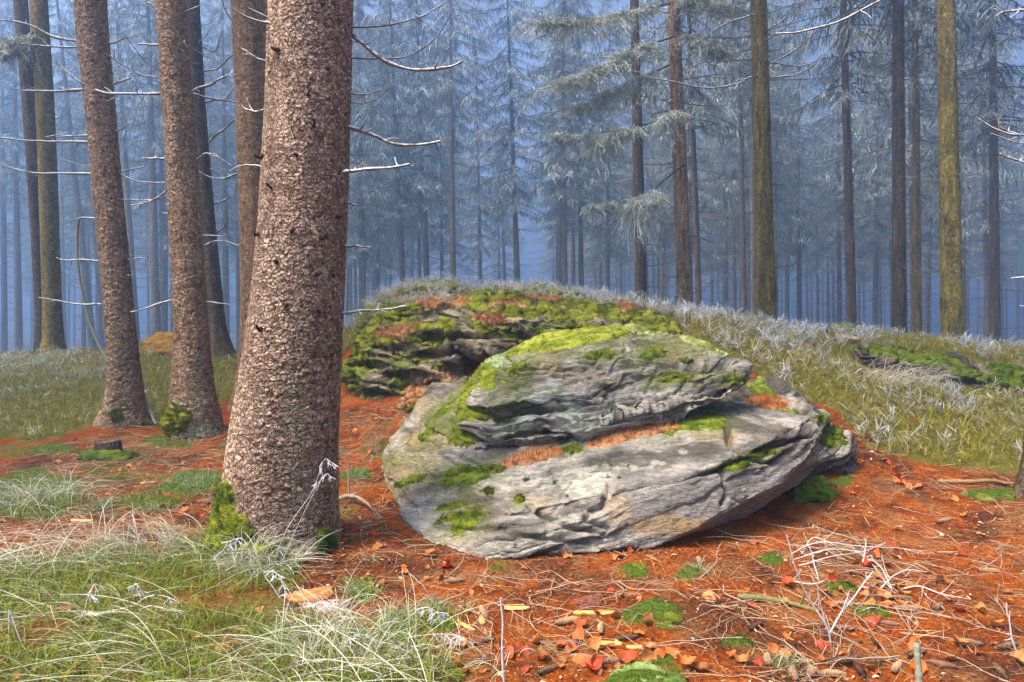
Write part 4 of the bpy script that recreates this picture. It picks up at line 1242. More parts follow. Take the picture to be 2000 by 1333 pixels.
T8 = near_tree('spruce_tree', 'dark root flare of a trunk rising beyond the edge, bare frosted branches reaching in', [(1015, 1965, 2140), (1000, 1975, 2130), (960, 1993, 2110), (900, 2008, 2095), (700, 2012, 2088), (300, 2012, 2080), (0, 2012, 2074), (-80, 2012, 2072)], 4.15, 'dark', 0.012, (0.03, 0.03), 0.006, 19,
    [([(2020, 262), (1985, 264), (1940, 250), (1905, 228)], 5), ([(1985, 263), (1955, 250), (1950, 238), (1957, 224)], 4), ([(2020, 320), (1985, 313), (1950, 300)], 5), ([(2020, 18), (1985, 21), (1955, 24)], 6), ([(2020, 540), (1975, 544)], 6),
     ([(2020, -190), (1850, -70), (1720, 3), (1640, 45), (1560, 68), (1515, 77)], 6)], stubs=4, lobes=0.3)[0]

# trees beyond the ridge: (x at y=0, x at y=620, width px)
R_ = far_tree
r1 = R_(1485, 1497, 37, 'sturdy olive-brown trunk on the ridge with long bare branches, mossy spot at foot', 'olive', None, depth=11.5)
for pts, w in [([(1470, 150), (1430, 165), (1330, 166), (1255, 152)], 4.5), ([(1503, 125), (1560, 90), (1600, 50), (1622, -5)], 4), ([(1503, 152), (1560, 146), (1620, 105)], 3.5), ([(1470, 28), (1400, 58), (1350, 88)], 4), ([(1478, 5), (1430, -10)], 4), ([(1500, 60), (1540, 30), (1552, 0)], 4)]:
    branch_part(r1, [at(x, y, 11.5) for x, y in pts], w / 2 / FPX * 11.5, None, int(pts[0][1]), 8, tw_len=0.35, n=18)
    bpy.context.view_layer.update()
for o in r1.children:
    if o.name.startswith('branch'):
        o.matrix_parent_inverse = Matrix.Translation(r1.location) @ Matrix.Identity(4)
        o.matrix_parent_inverse = (Matrix.Translation(r1.location) @ r1.rotation_euler.to_matrix().to_4x4()).inverted() @ Matrix.Translation(r1.location)
R_(1852, 1860, 39, 'broad straight olive trunk standing alone beyond the ridge', 'olive', None, depth=11.8)
R_(1755, 1757, 27, 'straight dark brown trunk beside a slimmer one beyond the ridge', 'dark', None, depth=14.5)
R_(1790, 1791, 17, 'slimmer olive trunk close beside the straight dark brown trunk', 'olive', None, dia=0.25)
r2 = R_(1316, 1340, 31, 'leaning brown trunk holding hanging frosted boughs above the boulder ridge', 'tan', None, depth=13.5)
R_(1346, 1366, 13, 'thin trunk close beside the leaning brown trunk with frosted boughs', 'dark', None, dia=0.2)
r3 = R_(1236, 1253, 25, 'trunk behind the pale hanging frosted bough', 'dark', None, depth=16.5)
R_(1650, 1663, 20, 'grey fog-veiled trunk behind the flat mossy stone', 'dark', None, depth=19)
R_(1938, 1943, 19, 'grey fog-veiled trunk beyond the long mossy ledge', 'dark', None, depth=20)
FAR = [(118, 176, 15), (160, 194, 12), (232, 264, 16), (286, 304, 18), (312, 320, 14), (334, 339, 12), (430, 441, 14), (460, 466, 10), (5, 8, 12), (30, 36, 15),
       (683, 685, 8), (702, 708, 14), (733, 735, 7), (750, 753, 6), (762, 791, 15), (803, 805, 7), (815, 819, 10), (814, 836, 15), (861, 863, 8), (880, 886, 16),
       (928, 938, 11), (970, 988, 8), (992, 1012, 15), (1098, 1104, 15), (1114, 1120, 11), (1170, 1172, 8), (1212, 1213, 7), (1284, 1286, 8), (1296, 1298, 9),
       (1390, 1392, 6), (1416, 1419, 10), (1474, 1477, 10), (1534, 1536, 7), (1558, 1561, 11), (1596, 1597, 6), (1617, 1618, 7), (1637, 1640, 11), (1706, 1709, 9), (1952, 1955, 8),
       (640, 645, 12), (560, 566, 10)]
for a_, b_, w_ in FAR:
    t_ = R_(a_, b_, w_, 'slender spruce fading into the blue fog beyond the ridge', 'dark', 'fog-veiled spruces beyond the ridge', dia=0.27 + 0.006 * w_, crown_lift=random.uniform(2.5, 4.5))
# the wood behind them, by position
rt = random.Random(21)
placed = []
for _ in range(4000):
    if len(placed) >= 210:
        break
    y = 22 + 70 * rt.random() ** 0.9
    x = rt.uniform(-0.95, 0.95) * y
    if any((x - a) ** 2 + (y - b) ** 2 < 7 for a, b in placed):
        continue
    if y < 33 and rt.random() < 0.85:
        continue
    if -0.13 < x / y < 0.06 and y > 26 and rt.random() < 0.9:        # the thinner strip of wood behind the outcrop
        continue
    placed.append((x, y))
    px = 1000 + FPX * x / y
    R_(px + rt.uniform(-12, 8), px, rt.uniform(0.2, 0.36) / y * FPX, 'faint distant spruce deep in the fog', 'dark', 'faint distant spruces deep in the fog', depth=y, dead=y < 45, crown_lift=rt.uniform(2.5, 5.0)).scale.z = rt.uniform(0.9, 1.0)

# the same wood goes on unseen: spruces added to cut sky light, sunward sector open
ring = []
for _ in range(3000):
    if len(ring) >= 46:
        break
    x, y = rt.uniform(-34, 34), rt.uniform(-32, 16)
    az = math.degrees(math.atan2(x, y))
    if math.hypot(x, y) < 6.5 or -160 < az < -86 or (y > 0 and abs(x) < 1.05 * y + 2.2) or any((x - a) ** 2 + (y - b) ** 2 < 9 for a, b in ring):
        continue
    ring.append((x, y))
    k = N_TREE
    N_TREE += 1
    root = thing('spruce_tree', 'tall unseen spruce added round the clearing to shade it', 'tree', (x, y, ground_z(x, y)[0] - 0.02), 'unseen spruces added to shade the clearing')
    t = add('trunk', FAR_TRUNKS['dark'][k % 3], M_FARBARK, root)
    rr = rt.uniform(0.13, 0.2)
    t.scale = (rr, rr, 1)
    c = add('crown', CROWNS[k % 4], M_CROWN, root)
    c.rotation_euler.z = rt.uniform(0, 6.28)
    c.location.z = 1.0
# ------------------------------------------------------------------ frosted boughs
def bough(parent, path_px, d, seed, n, drop, dense_from=0.2, pale=0.6, width=0.5, r0=0.02):
    """A living spruce bough: a stem with side sprays hung with frosted needles."""
    r = np.random.default_rng(seed)
    path = [at(p[0], p[1], d + (p[2] if len(p) > 2 else 0)) for p in path_px]
    P = smooth_curve(path, 24)
    V, F = tubes(P[None], np.linspace(r0, 0.006, 24)[None], 5)
    parts = [(V, F, np.array((0.06, 0.05, 0.04)))]
    u = dense_from + (1 - dense_from) * r.random(n) ** 0.8
    i = np.clip((u * 23).astype(int), 0, 22)
    p = P[i] + (P[i + 1] - P[i]) * (u * 23 - i)[:, None]
    az = r.uniform(0, 2 * np.pi, n)
    out = np.stack([np.cos(az), np.sin(az), np.zeros(n)], -1)
    ln = r.uniform(0.25, 1.0, n)
    s = np.linspace(0, 1, 4)
    clump = np.clip(0.5 + 0.8 * vnoise(np.stack([u * 11 + seed, u * 0, u * 0], -1)), 0.02, 1.2) * r.uniform(0.3, 1.0, n)
    Q = p[:, None, :] + out[:, None, :] * (ln * width * 0.55)[:, None, None] * s[None, :, None]
    Q[:, :, 2] -= (ln * drop * (0.15 + 0.95 * clump))[:, None] * s[None, :] ** 1.4
    Q += r.normal(0, 0.05, Q.shape) * s[None, :, None]
    V, F = tubes(Q, np.tile(np.array([0.008, 0.007, 0.006, 0.004]), (n, 1)), 3)
    tone = np.clip(r.normal(pale, 0.2, n), 0, 1)
    c = mix((0.07, 0.10, 0.07), (0.64, 0.67, 0.58), tone)
    parts.append((V, F, np.repeat(c, 12, 0)))
    # side twiglets with needles read as short frosted fibres
    m = 10
    j = np.repeat(np.arange(n), m)
    w = r.random(n * m)
    k = np.clip((w * 3).astype(int), 0, 2)
    b = Q[j, k] + (Q[j, k + 1] - Q[j, k]) * (w * 3 - k)[:, None]
    dr = norm(r.normal(0, 1, (n * m, 3)) + np.array([0, 0, -0.9]) + out[j] * 0.5)
    L = r.uniform(0.03, 0.11, n * m)
    T = np.stack([b, b + dr * (L * 0.6)[:, None], b + dr * L[:, None] + np.array([0, 0, -0.015])], 1)
    V, F = strips(T, np.tile(np.array([0.005, 0.006, 0.0012]), (n * m, 1)), norm(r.normal(0, 1, (n * m, 3))))
    parts.append((V, F, np.repeat(c[j] * r.uniform(0.8, 1.25, (n * m, 1)), 6, 0)))
    V, F, C = merge(parts)
    bpy.context.view_layer.update()
    o = add('bough', mesh_from('bough', V, F, C, smooth=False), M_CROWN, parent)
    o.matrix_parent_inverse = parent.matrix_world.inverted()
    return o

bough(r2, [(1338, 322), (1300, 350), (1262, 385), (1235, 398)], 13.1, 1, 620, 1.05, 0.5, 1.0, 0.8)
bough(r2, [(1262, 385), (1225, 392), (1180, 400), (1150, 405)], 13.1, 2, 160, 0.35, 0.0, 0.7, 0.6, 0.008)
bough(r2, [(1330, 222), (1290, 235), (1235, 250), (1190, 262), (1150, 275)], 13.1, 3, 380, 0.8, 0.45, 0.85, 0.7)
bough(r2, [(1328, 205), (1312, 225), (1295, 240)], 12.9, 4, 240, 0.7, 0.2, 0.8, 0.5)
bough(r2, [(1322, 70), (1250, 95), (1170, 135), (1095, 165)], 13.2, 5, 420, 0.75, 0.2, 0.75, 1.1)
bough(r2, [(1318, 5), (1230, 25), (1130, 40), (1050, 45)], 13.4, 6, 420, 0.9, 0.15, 0.7, 1.2)
bough(r2, [(1326, 60), (1370, 85), (1420, 105)], 13.0, 7, 240, 0.55, 0.15, 0.5, 0.7)
bough(r2, [(1322, 120), (1260, 150), (1190, 185), (1130, 215)], 13.6, 8, 330, 0.8, 0.2, 0.75, 1.0)
bough(r2, [(1320, -20), (1380, 5), (1440, 20)], 13.2, 11, 260, 0.9, 0.1, 0.6, 0.9)
bough(r2, [(1240, 250), (1160, 262), (1110, 268), (1085, 262)], 13.0, 9, 130, 0.3, 0.3, 0.6, 0.5, 0.008)
bough(T6, [(72, 60), (45, 78), (10, 92), (-20, 100)], 9.9, 10, 260, 0.55, 0.1, 0.6, 0.5)

# ------------------------------------------------------------------ ground cover
def sample_xy(n, x0, x1, y0, y1, seed):
    r = np.random.default_rng(seed)
    x, y = r.uniform(x0, x1, n), r.uniform(y0, y1, n)
    return np.stack([x, y, ground_z(x, y)], -1)

ROCK_KEEP = [(720, 900), (760, 860), (860, 780), (1000, 690), (1480, 720), (1610, 800), (1615, 880), (1540, 950), (1400, 1020), (1280, 1075), (900, 1095), (790, 1010), (735, 930)]

def under_rock(P):
    """True where a ground point lies beneath one of the rocks."""
    x, y = P[:, 0], P[:, 1]
    a = in_poly(x, y, [(-0.95, 4.75), (-0.8, 4.3), (-0.3, 3.35), (0.6, 3.3), (1.0, 3.4), (1.7, 3.8), (2.0, 4.3), (2.1, 5.0), (1.6, 5.6), (0, 5.6), (-0.7, 5.3)])
    b = in_poly(x, y, [(-1.55, 6.6), (-1.5, 6.0), (-0.9, 5.4), (0.3, 5.5), (1.5, 5.9), (1.6, 6.5), (0.9, 7.0), (-0.6, 7.1)])
    c = in_poly(x, y, [(3.3, 6.9), (3.5, 6.5), (5.0, 6.2), (5.6, 6.6), (5.0, 7.2), (3.5, 7.2)])
    return a | b | c

def sprigs(name, pts, seed, hmin, hmax, twigs, frost, ca, cb, wid=0.0016, lean=0.35, white=(0.60, 0.62, 0.63)):
    """Low shrub or grass: upright forked sprigs rooted at pts; frost (N,) 0..1 whitens the tips."""
    r = np.random.default_rng(seed)
    n = len(pts)
    h = r.uniform(hmin, hmax, n)
    ax = norm(r.normal(0, lean, (n, 3)) * np.array([1, 1, 0]) + np.array([0, 0, 1.0]))
    i = np.repeat(np.arange(n), twigs)
    m = len(i)
    f = r.uniform(0.0, 0.75, m)
    f[::twigs] = 0
    b = pts[i] + ax[i] * (h[i] * f)[:, None]
    d = norm(ax[i] + r.normal(0, 0.75, (m, 3)) * np.array([1, 1, 0.35]) * (np.arange(m) % twigs > 0)[:, None])
    L = h[i] * np.where(np.arange(m) % twigs == 0, 1.0, r.uniform(0.25, 0.6, m))
    bend = r.normal(0, 0.22, (m, 3)) * np.array([1, 1, 0.4])
    P = np.stack([b, b + d * (L * 0.5)[:, None] + bend * (L * 0.25)[:, None], b + d * L[:, None] + bend * L[:, None]], 1)
    W = wid * r.uniform(0.7, 1.5, m)[:, None] * np.array([1.0, 1.0, 0.5])
    V, F = strips(P, W, norm(r.normal(0, 1, (m, 3))))
    base = mix(ca, cb, r.random(m))
    hh = (P[:, :, 2] - pts[i][:, None, 2]) / h[i][:, None]
    k = np.clip(frost[i][:, None] * 1.7 * np.clip(hh - 0.25, 0, 1) + 0.6 * (frost[i] - 0.45)[:, None] * r.random((m, 1)), 0, 1)
    c = base[:, None, :] * (1 - k[..., None]) + np.array(white) * k[..., None]
    return V, F, np.repeat(c.reshape(-1, 3), 2, 0)

def blades(pts, seed, L, az, az_sd, arch, W, root, tip, K=6, white=0.5, spread=0.02):
    """Long arching grass blades."""
    r = np.random.default_rng(seed)
    n = len(pts)
    p = pts + r.normal(0, spread, (n, 3)) * np.array([1, 1, 0])
    a = az + r.normal(0, az_sd, n)
    d = np.stack([np.cos(a), np.sin(a), np.zeros(n)], -1)
    l = r.uniform(*L, n)
    up = r.uniform(*arch, n)
    t = np.linspace(0, 1, K)
    P = p[:, None, :] + d[:, None, :] * (l[:, None] * (0.15 * t + 0.85 * t ** 1.5))[..., None] * np.sqrt(np.clip(1.1 - up, 0.1, 1))[:, None, None]
    P[:, :, 2] += l[:, None] * up[:, None] * (1.7 * t - 1.25 * t ** 2 * r.uniform(0.5, 1.2, n)[:, None])
    curl = r.normal(0, 0.10, n)
    P[:, :, 0] += (l * curl)[:, None] * t ** 2
    P[:, :, 1] += (l * r.normal(0, 0.10, n))[:, None] * t ** 2
    g = ground_z(P[:, :, 0], P[:, :, 1], False)
    P[:, :, 2] = np.maximum(P[:, :, 2], g + 0.004 + 0.012 * r.random((n, 1)))
    w = W * r.uniform(0.6, 1.4, n)[:, None] * (1 - 0.75 * t ** 2)[None]
    V, F = strips(P, w, norm(r.normal(0, 1, (n, 3)) + np.stack([-d[:, 1], d[:, 0], d[:, 2]], -1)))
    k = np.clip(white * r.uniform(0.3, 1.5, n)[:, None] * (0.15 + 0.95 * t)[None], 0, 1)
    rc = mix(np.asarray(root[0]), np.asarray(root[1]), r.random(n))
    c = rc[:, None, :] * (1 - k[..., None]) + np.asarray(tip) * k[..., None]
    return V, F, np.repeat(c.reshape(-1, 3), 2, 0)

def stuff(name, label, cat, parts, mat):
    V, F, C = merge(parts)
    o = add(name, mesh_from(name, V, F, C, smooth=False), mat, kind='stuff')
    tag(o, label, cat)
    return o

GRN, GRN2, OLV, STRAW, WHITE = (0.085, 0.145, 0.010), (0.21, 0.26, 0.020), (0.19, 0.175, 0.03), (0.42, 0.34, 0.17), (0.66, 0.67, 0.66)

# hill: bilberry and grass, whiter towards the crest
def build_hill():
    P = sample_xy(25000, -2.2, 7.0, 4.3, 9.6, 31)
    g, f, h, s = region(P)
    keep = h & ~under_rock(P)
    P = P[keep]
    clump = fbm(P * np.array([1, 1, 0]) * 2.6, 3)
    px, py, dep = proj(P)
    crest = sstep(0.55, 1.0, P[:, 2] + 0.12 * clump) 
    keep = rng.random(len(P)) < 0.70 + 0.4 * clump
    P, clump, crest = P[keep], clump[keep], crest[keep]
    fr = np.clip(0.20 + 0.55 * crest + 0.9 * clump + 0.28 * rng.normal(0, 1, len(P)), 0, 1)
    hmax = 0.09 + 0.07 * crest
    parts = []
    low = fr < 0.45
    parts.append(sprigs('a', P[low], 1, 0.06, 0.14, 5, fr[low] * 0.7, (0.19, 0.20, 0.015), (0.40, 0.33, 0.05), 0.0036))
    st = rng.random(len(P)) < 0.08
    parts.append(sprigs('c', P[st], 21, 0.06, 0.15, 5, np.full(st.sum(), 0.5), (0.34, 0.25, 0.10), (0.50, 0.42, 0.24), 0.0024))
    bq = ground_hit(1755, 760) + rng.normal(0, 0.16, (260, 3)) * np.array([1, 0.5, 0])
    bq[:, 2] = ground_z(bq[:, 0], bq[:, 1])
    parts.append(blades(bq, 23, (0.2, 0.5), 0.4, 1.6, (0.4, 0.8), 0.0022, (STRAW, (0.5, 0.44, 0.3)), WHITE, 8, 0.6))
    hi = np.flatnonzero(~low)
    hi = hi[rng.random(len(hi)) < 0.48]
    parts.append(sprigs('b', P[hi], 2, 0.07, 0.20, 12, np.clip(fr[hi] * 1.15, 0, 1), (0.20, 0.17, 0.05), (0.34, 0.26, 0.11), 0.0030, 0.45))
    q = P[rng.random(len(P)) < 0.16]
    parts.append(blades(q, 5, (0.08, 0.30), -1.2, 2.2, (0.3, 0.9), 0.0012, ((0.25, 0.22, 0.06), STRAW), WHITE, 5, 0.6))
    stuff('frosted_undergrowth', 'frosted bilberry and yellow-green grass covering the hillside behind the boulder', 'undergrowth', parts, M_BLADE)
build_hill()

def build_left_field():
    P = sample_xy(13500, -9, -1.4, 4.6, 9.8, 32)
    g, f, h, s = region(P)
    P = P[f]
    clump = fbm(P * np.array([1, 1, 0]) * 1.9 + 11, 3)
    px, py, dep = proj(P)
    fr = np.clip(0.10 + 0.55 * sstep(790, 705, py) * sstep(330, 120, px) + 0.6 * clump + 0.25 * rng.normal(0, 1, len(P)), 0, 1)
    keep = rng.random(len(P)) < 0.9
    P, fr = P[keep], fr[keep]
    parts = [sprigs('a', P, 3, 0.05, 0.12, 6, fr, (0.19, 0.21, 0.018), (0.38, 0.32, 0.045), 0.0030)]
    q = P[rng.random(len(P)) < 0.25]
    parts.append(blades(q, 6, (0.1, 0.28), 3.3, 1.5, (0.3, 0.8), 0.0018, (OLV, STRAW), WHITE, 5, 0.45))
    stuff('frosted_meadow', 'frosted green grass field around the slim trunks', 'grass', parts, M_BLADE)
build_left_field()

# frosted grass on the crown of the outcrop
def build_outcrop_grass():
    V, N = OUTCROP['V'], OUTCROP['N']
    px, py, dep = proj(V)
    c = np.flatnonzero((N[:, 2] > 0.45) & (V[:, 1] > 6.0) & (py < 600) & (px < 1320) & ((V[:, 1] > 6.45) | (px < 880)))
    j = rng.choice(c, 2300)
    P = V[j]
    fr = np.clip(0.75 + 0.3 * fbm(P * 4, 2), 0, 1)
    e = np.flatnonzero((px < 790) & (py < 640) & (V[:, 1] > 6.25) & (V[:, 0] < -0.9))
    q = V[rng.choice(e, 500)] if len(e) else P[:10]
    parts = [sprigs('a', P[:1700], 8, 0.03, 0.10, 7, fr[:1700], (0.22, 0.20, 0.08), (0.34, 0.28, 0.14), 0.0016),
             blades(P[1700:], 9, (0.08, 0.2), 0.2, 2.6, (0.15, 0.5), 0.0018, (STRAW, (0.4, 0.36, 0.26)), WHITE, 5, 0.9),
             blades(q, 10, (0.08, 0.22), 3.6, 0.8, (0.1, 0.5), 0.0014, (STRAW, (0.3, 0.3, 0.1)), WHITE, 5, 0.75)]
    stuff('frosted_grass', 'white frosted grass fringing the top of the mossy outcrop', 'grass', parts, M_BLADE)
build_outcrop_grass()

# foreground grass
def build_front_grass():
    P = sample_xy(52000, -3.4, 0.2, 1.5, 4.2, 33)
    g, f, h, s = region(P)
    cl = fbm(P * np.array([1, 1, 0]) * 3.0 + 3, 3)
    tree = np.hypot(P[:, 0] + 1.16, P[:, 1] - 3.42) > 0.30
    P1 = P[(g & tree & (cl > -0.25)) | ((s > 0.15) & (P[:, 0] < 0.1))]
    parts = [blades(P1, 11, (0.04, 0.13), 2.6, 2.0, (0.5, 0.95), 0.0017, (GRN, GRN2), (0.34, 0.40, 0.14), 4, 0.10)]
    P2 = P[g & tree & (cl > -0.1)][:1500]
    parts.append(blades(P2, 12, (0.10, 0.26), 3.5, 0.7, (0.2, 0.6), 0.0015, ((0.16, 0.22, 0.03), (0.34, 0.32, 0.10)), WHITE, 8, 0.35))
    P3 = P[g & tree & (fbm(P * np.array([1, 1, 0]) * 2.1 + 60, 3) > 0.08)][:420]
    parts.append(blades(P3, 13, (0.2, 0.5), 3.5, 0.6, (0.18, 0.42), 0.0014, (STRAW, (0.5, 0.44, 0.28)), WHITE, 10, 0.75))
    for (cx, cy, n, az, sd, L, rad) in ((60, 990, 330, 2.9, 1.6, (0.12, 0.36), 0.15), (110, 980, 150, 0.3, 1.2, (0.1, 0.28), 0.12), (505, 1120, 330, -1.4, 1.6, (0.12, 0.36), 0.07), (540, 1105, 260, 0.2, 1.2, (0.1, 0.24), 0.05),
                                      (40, 1120, 200, 0.2, 1.6, (0.15, 0.4), 0.2), (200, 1095, 160, 3.4, 0.8, (0.2, 0.5), 0.2), (310, 1080, 200, 3.3, 0.9, (0.12, 0.36), 0.13), (700, 1300, 100, 3.4, 1.8, (0.12, 0.4), 0.15), (600, 1320, 90, 3.0, 1.5, (0.15, 0.4), 0.15),
                                      (640, 1250, 260, 1.2, 1.8, (0.08, 0.22), 0.12), (820, 1300, 240, 1.6, 2.0, (0.06, 0.16), 0.12)):
        b = ground_hit(cx, cy)
        q = b + rng.normal(0, rad, (n, 3)) * np.array([1, 0.7, 0])
        q[:, 2] = ground_z(q[:, 0], q[:, 1])
        parts.append(blades(q, cx, L, az, sd, (0.3, 0.85), 0.0014, (GRN2, STRAW), WHITE, 9, 0.8))
    stuff('frosted_grass', 'long frosted grass and green tufts in front of the thick flaky trunk', 'grass', parts, M_BLADE)
    # small green tufts among the litter
    parts = []
    for k, (cx, cy, n, L) in enumerate(((1366, 1118, 90, (0.03, 0.08)), (1530, 1305, 120, (0.04, 0.10)), (690, 1165, 120, (0.05, 0.12)), (850, 1195, 150, (0.05, 0.12)), (770, 1215, 180, (0.05, 0.13)), (720, 1105, 40, (0.04, 0.09)), (380, 950, 380, (0.05, 0.14)), (200, 995, 160, (0.05, 0.15)), (690, 935, 160, (0.05, 0.12)), (1520, 1095, 40, (0.03, 0.06)), (660, 700, 80, (0.1, 0.2)), (300, 1000, 120, (0.05, .1)), (230, 890, 140, (0.04, .1)))):
        b = ground_hit(cx, cy)
        q = b + rng.normal(0, 0.03 if n < 200 else 0.10, (n, 3)) * np.array([1, 1, 0])
        q[:, 2] = ground_z(q[:, 0], q[:, 1])
        parts.append(blades(q, 300 + k, L, 0, 3.0, (0.4, 0.9), 0.0012, (GRN, GRN2), WHITE, 5, 0.45))
    stuff('grass_tufts', 'small green grass tufts scattered through the orange needle litter', 'grass', parts, M_BLADE)
build_front_grass()

# needle litter
def build_needles():
    P = sample_xy(72000, -3.6, 3.8, 1.7, 5.6, 34)
    g, f, h, s = region(P)
    k = ~(g & (rng.random(len(P)) < 0.8)) & ~f & ~h & ~under_rock(P)
    P = P[k]
    n = len(P)
    a = rng.uniform(0, 6.28, n)
    d = np.stack([np.cos(a), np.sin(a), rng.normal(0, 0.25, n)], -1)
    L = rng.uniform(0.008, 0.026, n)
    P[:, 2] += 0.004
    Q = np.stack([P - d * (L / 2)[:, None], P + d * (L / 2)[:, None]], 1)
    V, F = strips(Q, np.full((n, 2), 0.0009), norm(rng.normal(0, 1, (n, 3)) + np.array([0, 0, 0.5])))
    c = mix((0.18, 0.036, 0.008), (0.50, 0.16, 0.03), rng.random(n))
    c = mix(c, (0.40, 0.33, 0.24), (rng.random(n) < 0.10) * 0.8)
    # longer dry stalks
    m = 2600
    q = P[rng.integers(0, n, m)]
    parts = [(V, F, np.repeat(c, 4, 0)), blades(q, 15, (0.05, 0.18), 0, 3.0, (0.0, 0.12), 0.0010, ((0.28, 0.15, 0.06), (0.45, 0.33, 0.2)), (0.5, 0.42, 0.34), 4, 0.2)]
    m2 = 5200
    left = (P[:, 0] < -0.7) & (P[:, 1] > 3.3) & (P[:, 1] < 6.2)
    pool = np.concatenate([np.flatnonzero(left), rng.integers(0, n, int(left.sum() * 0.8) + 1)])
    q2 = P[rng.choice(pool, m2)]
    parts.append(blades(q2, 16, (0.05, 0.22), 0, 3.0, (0.0, 0.10), 0.0018, ((0.14, 0.07, 0.03), (0.40, 0.28, 0.17)), (0.5, 0.42, 0.34), 4, 0.12))
    stuff('needle_litter', 'carpet of fallen orange spruce needles around the boulder', 'litter', parts, M_NEEDLE)
build_needles()

def build_debris():
    P = sample_xy(15000, -3.4, 3.8, 1.7, 5.4, 35)
    g, f, h, s = region(P)
    P = P[~(g & (rng.random(len(P)) < 0.7)) & ~f & ~h & ~under_rock(P)]
    k = fbm(P * np.array([1, 1, 0]) * 2.5 + 90, 3)
    P = P[rng.random(len(P)) < 0.45 + 0.9 * k]
    n = len(P)
    a = rng.uniform(0, 6.28, n)
    d = np.stack([np.cos(a), np.sin(a), rng.normal(0, 0.2, n)], -1)
    L = rng.uniform(0.006, 0.030, n)
    P[:, 2] += 0.005
    Q = np.stack([P - d * (L / 2)[:, None], P + np.array([0, 0, 0.004]), P + d * (L / 2)[:, None]], 1)
    V, F = strips(Q, (L * rng.uniform(0.08, 0.30, n))[:, None] * np.array([0.7, 1.0, 0.5]), norm(np.stack([-d[:, 1], d[:, 0], rng.normal(0, 0.5, n)], -1)))
    t = rng.random(n)
    c = mix((0.06, 0.03, 0.02), (0.22, 0.10, 0.05), rng.random(n))
    c = np.where((t > 0.72)[:, None], mix((0.42, 0.26, 0.14), (0.50, 0.40, 0.30), rng.random(n)), c)
    c = np.where((t > 0.90)[:, None], mix((0.45, 0.10, 0.02), (0.55, 0.22, 0.05), rng.random(n)), c)
    stuff('litter_crumbs', 'dark bark crumbs and leaf scraps strewn through the needle litter', 'litter', [(V, F, np.repeat(c, 6, 0))], M_NEEDLE)
build_debris()

# ------------------------------------------------------------------ small things on the ground
def ground_frame(p, yaw, up_tilt=0.0):
    e = 0.06
    zx = (ground_z(p[0] + e, p[1], False) - ground_z(p[0] - e, p[1], False))[0] / (2 * e)
    zy = (ground_z(p[0], p[1] + e, False) - ground_z(p[0], p[1] - e, False))[0] / (2 * e)
    n = Vector((-zx, -zy, 1)).normalized()
    q = Vector((0, 0, 1)).rotation_difference(n) @ Quaternion((0, 0, 1), yaw)
    return q @ Quaternion((0, 1, 0), up_tilt) if up_tilt else q

def place(name, me, mat, p, yaw, label, cat, group=None, scale=1.0, lift=0.0, tilt=0.0, roll=0.0):
    o = add(name, me, mat)
    o.rotation_mode = 'QUATERNION'
    q = ground_frame(p, yaw, tilt)
    if roll:
        q = q @ Quaternion((1, 0, 0), roll)
    o.rotation_quaternion = q
    o.location = (p[0], p[1], p[2] + lift)
    o.scale = (scale,) * 3
    return tag(o, label, cat, group)

def leaf_mesh(seed):
    r = random.Random(seed)
    nu, nv = 9, 5
    V, F, C = [], [], []
    fold, cup, tw = r.uniform(0.2, 1.6), r.uniform(-1.2, 2.2), r.uniform(-1.3, 1.3)
    for i in range(nu):
        u = i / (nu - 1)
        w = 0.5 * math.sin(math.pi * u ** 0.8) ** 0.8 * r.uniform(0.55, 0.75) + 0.01
        for j in range(nv):
            v = (j / (nv - 1) - 0.5) * 2
            x, y = u - 0.5, v * w * (1 + 0.05 * math.sin(i * 2.4))
            z = fold * abs(y) * 0.55 + cup * (u - 0.5) ** 2 + tw * y * (u - 0.5) + 0.05 * math.sin(i * 1.7 + j * 1.1 + seed)
            V.append((x * 0.062, y * 0.062, z * 0.062 + 0.006))
            k = 0.75 if abs(v) < 0.1 else 1.0
            C.append((0.50 * k, 0.135 * k, 0.022 * k))
    for i in range(nu - 1):
        for j in range(nv - 1):
            a = i * nv + j
            F.append((a, a + 1, a + nv + 1, a + nv))
    V.extend([(-0.031, -0.0012, 0.006), (-0.031, 0.0012, 0.006), (-0.047, 0.001, 0.010), (-0.047, -0.001, 0.010)])
    C.extend([(0.25, 0.1, 0.03)] * 4)
    n = len(V)
    F.append((n - 4, n - 3, n - 2, n - 1))
    me = mesh_from('leaf', np.array(V), np.array(F), np.array(C))
    return me
LEAVES = [leaf_mesh(k) for k in range(12)]

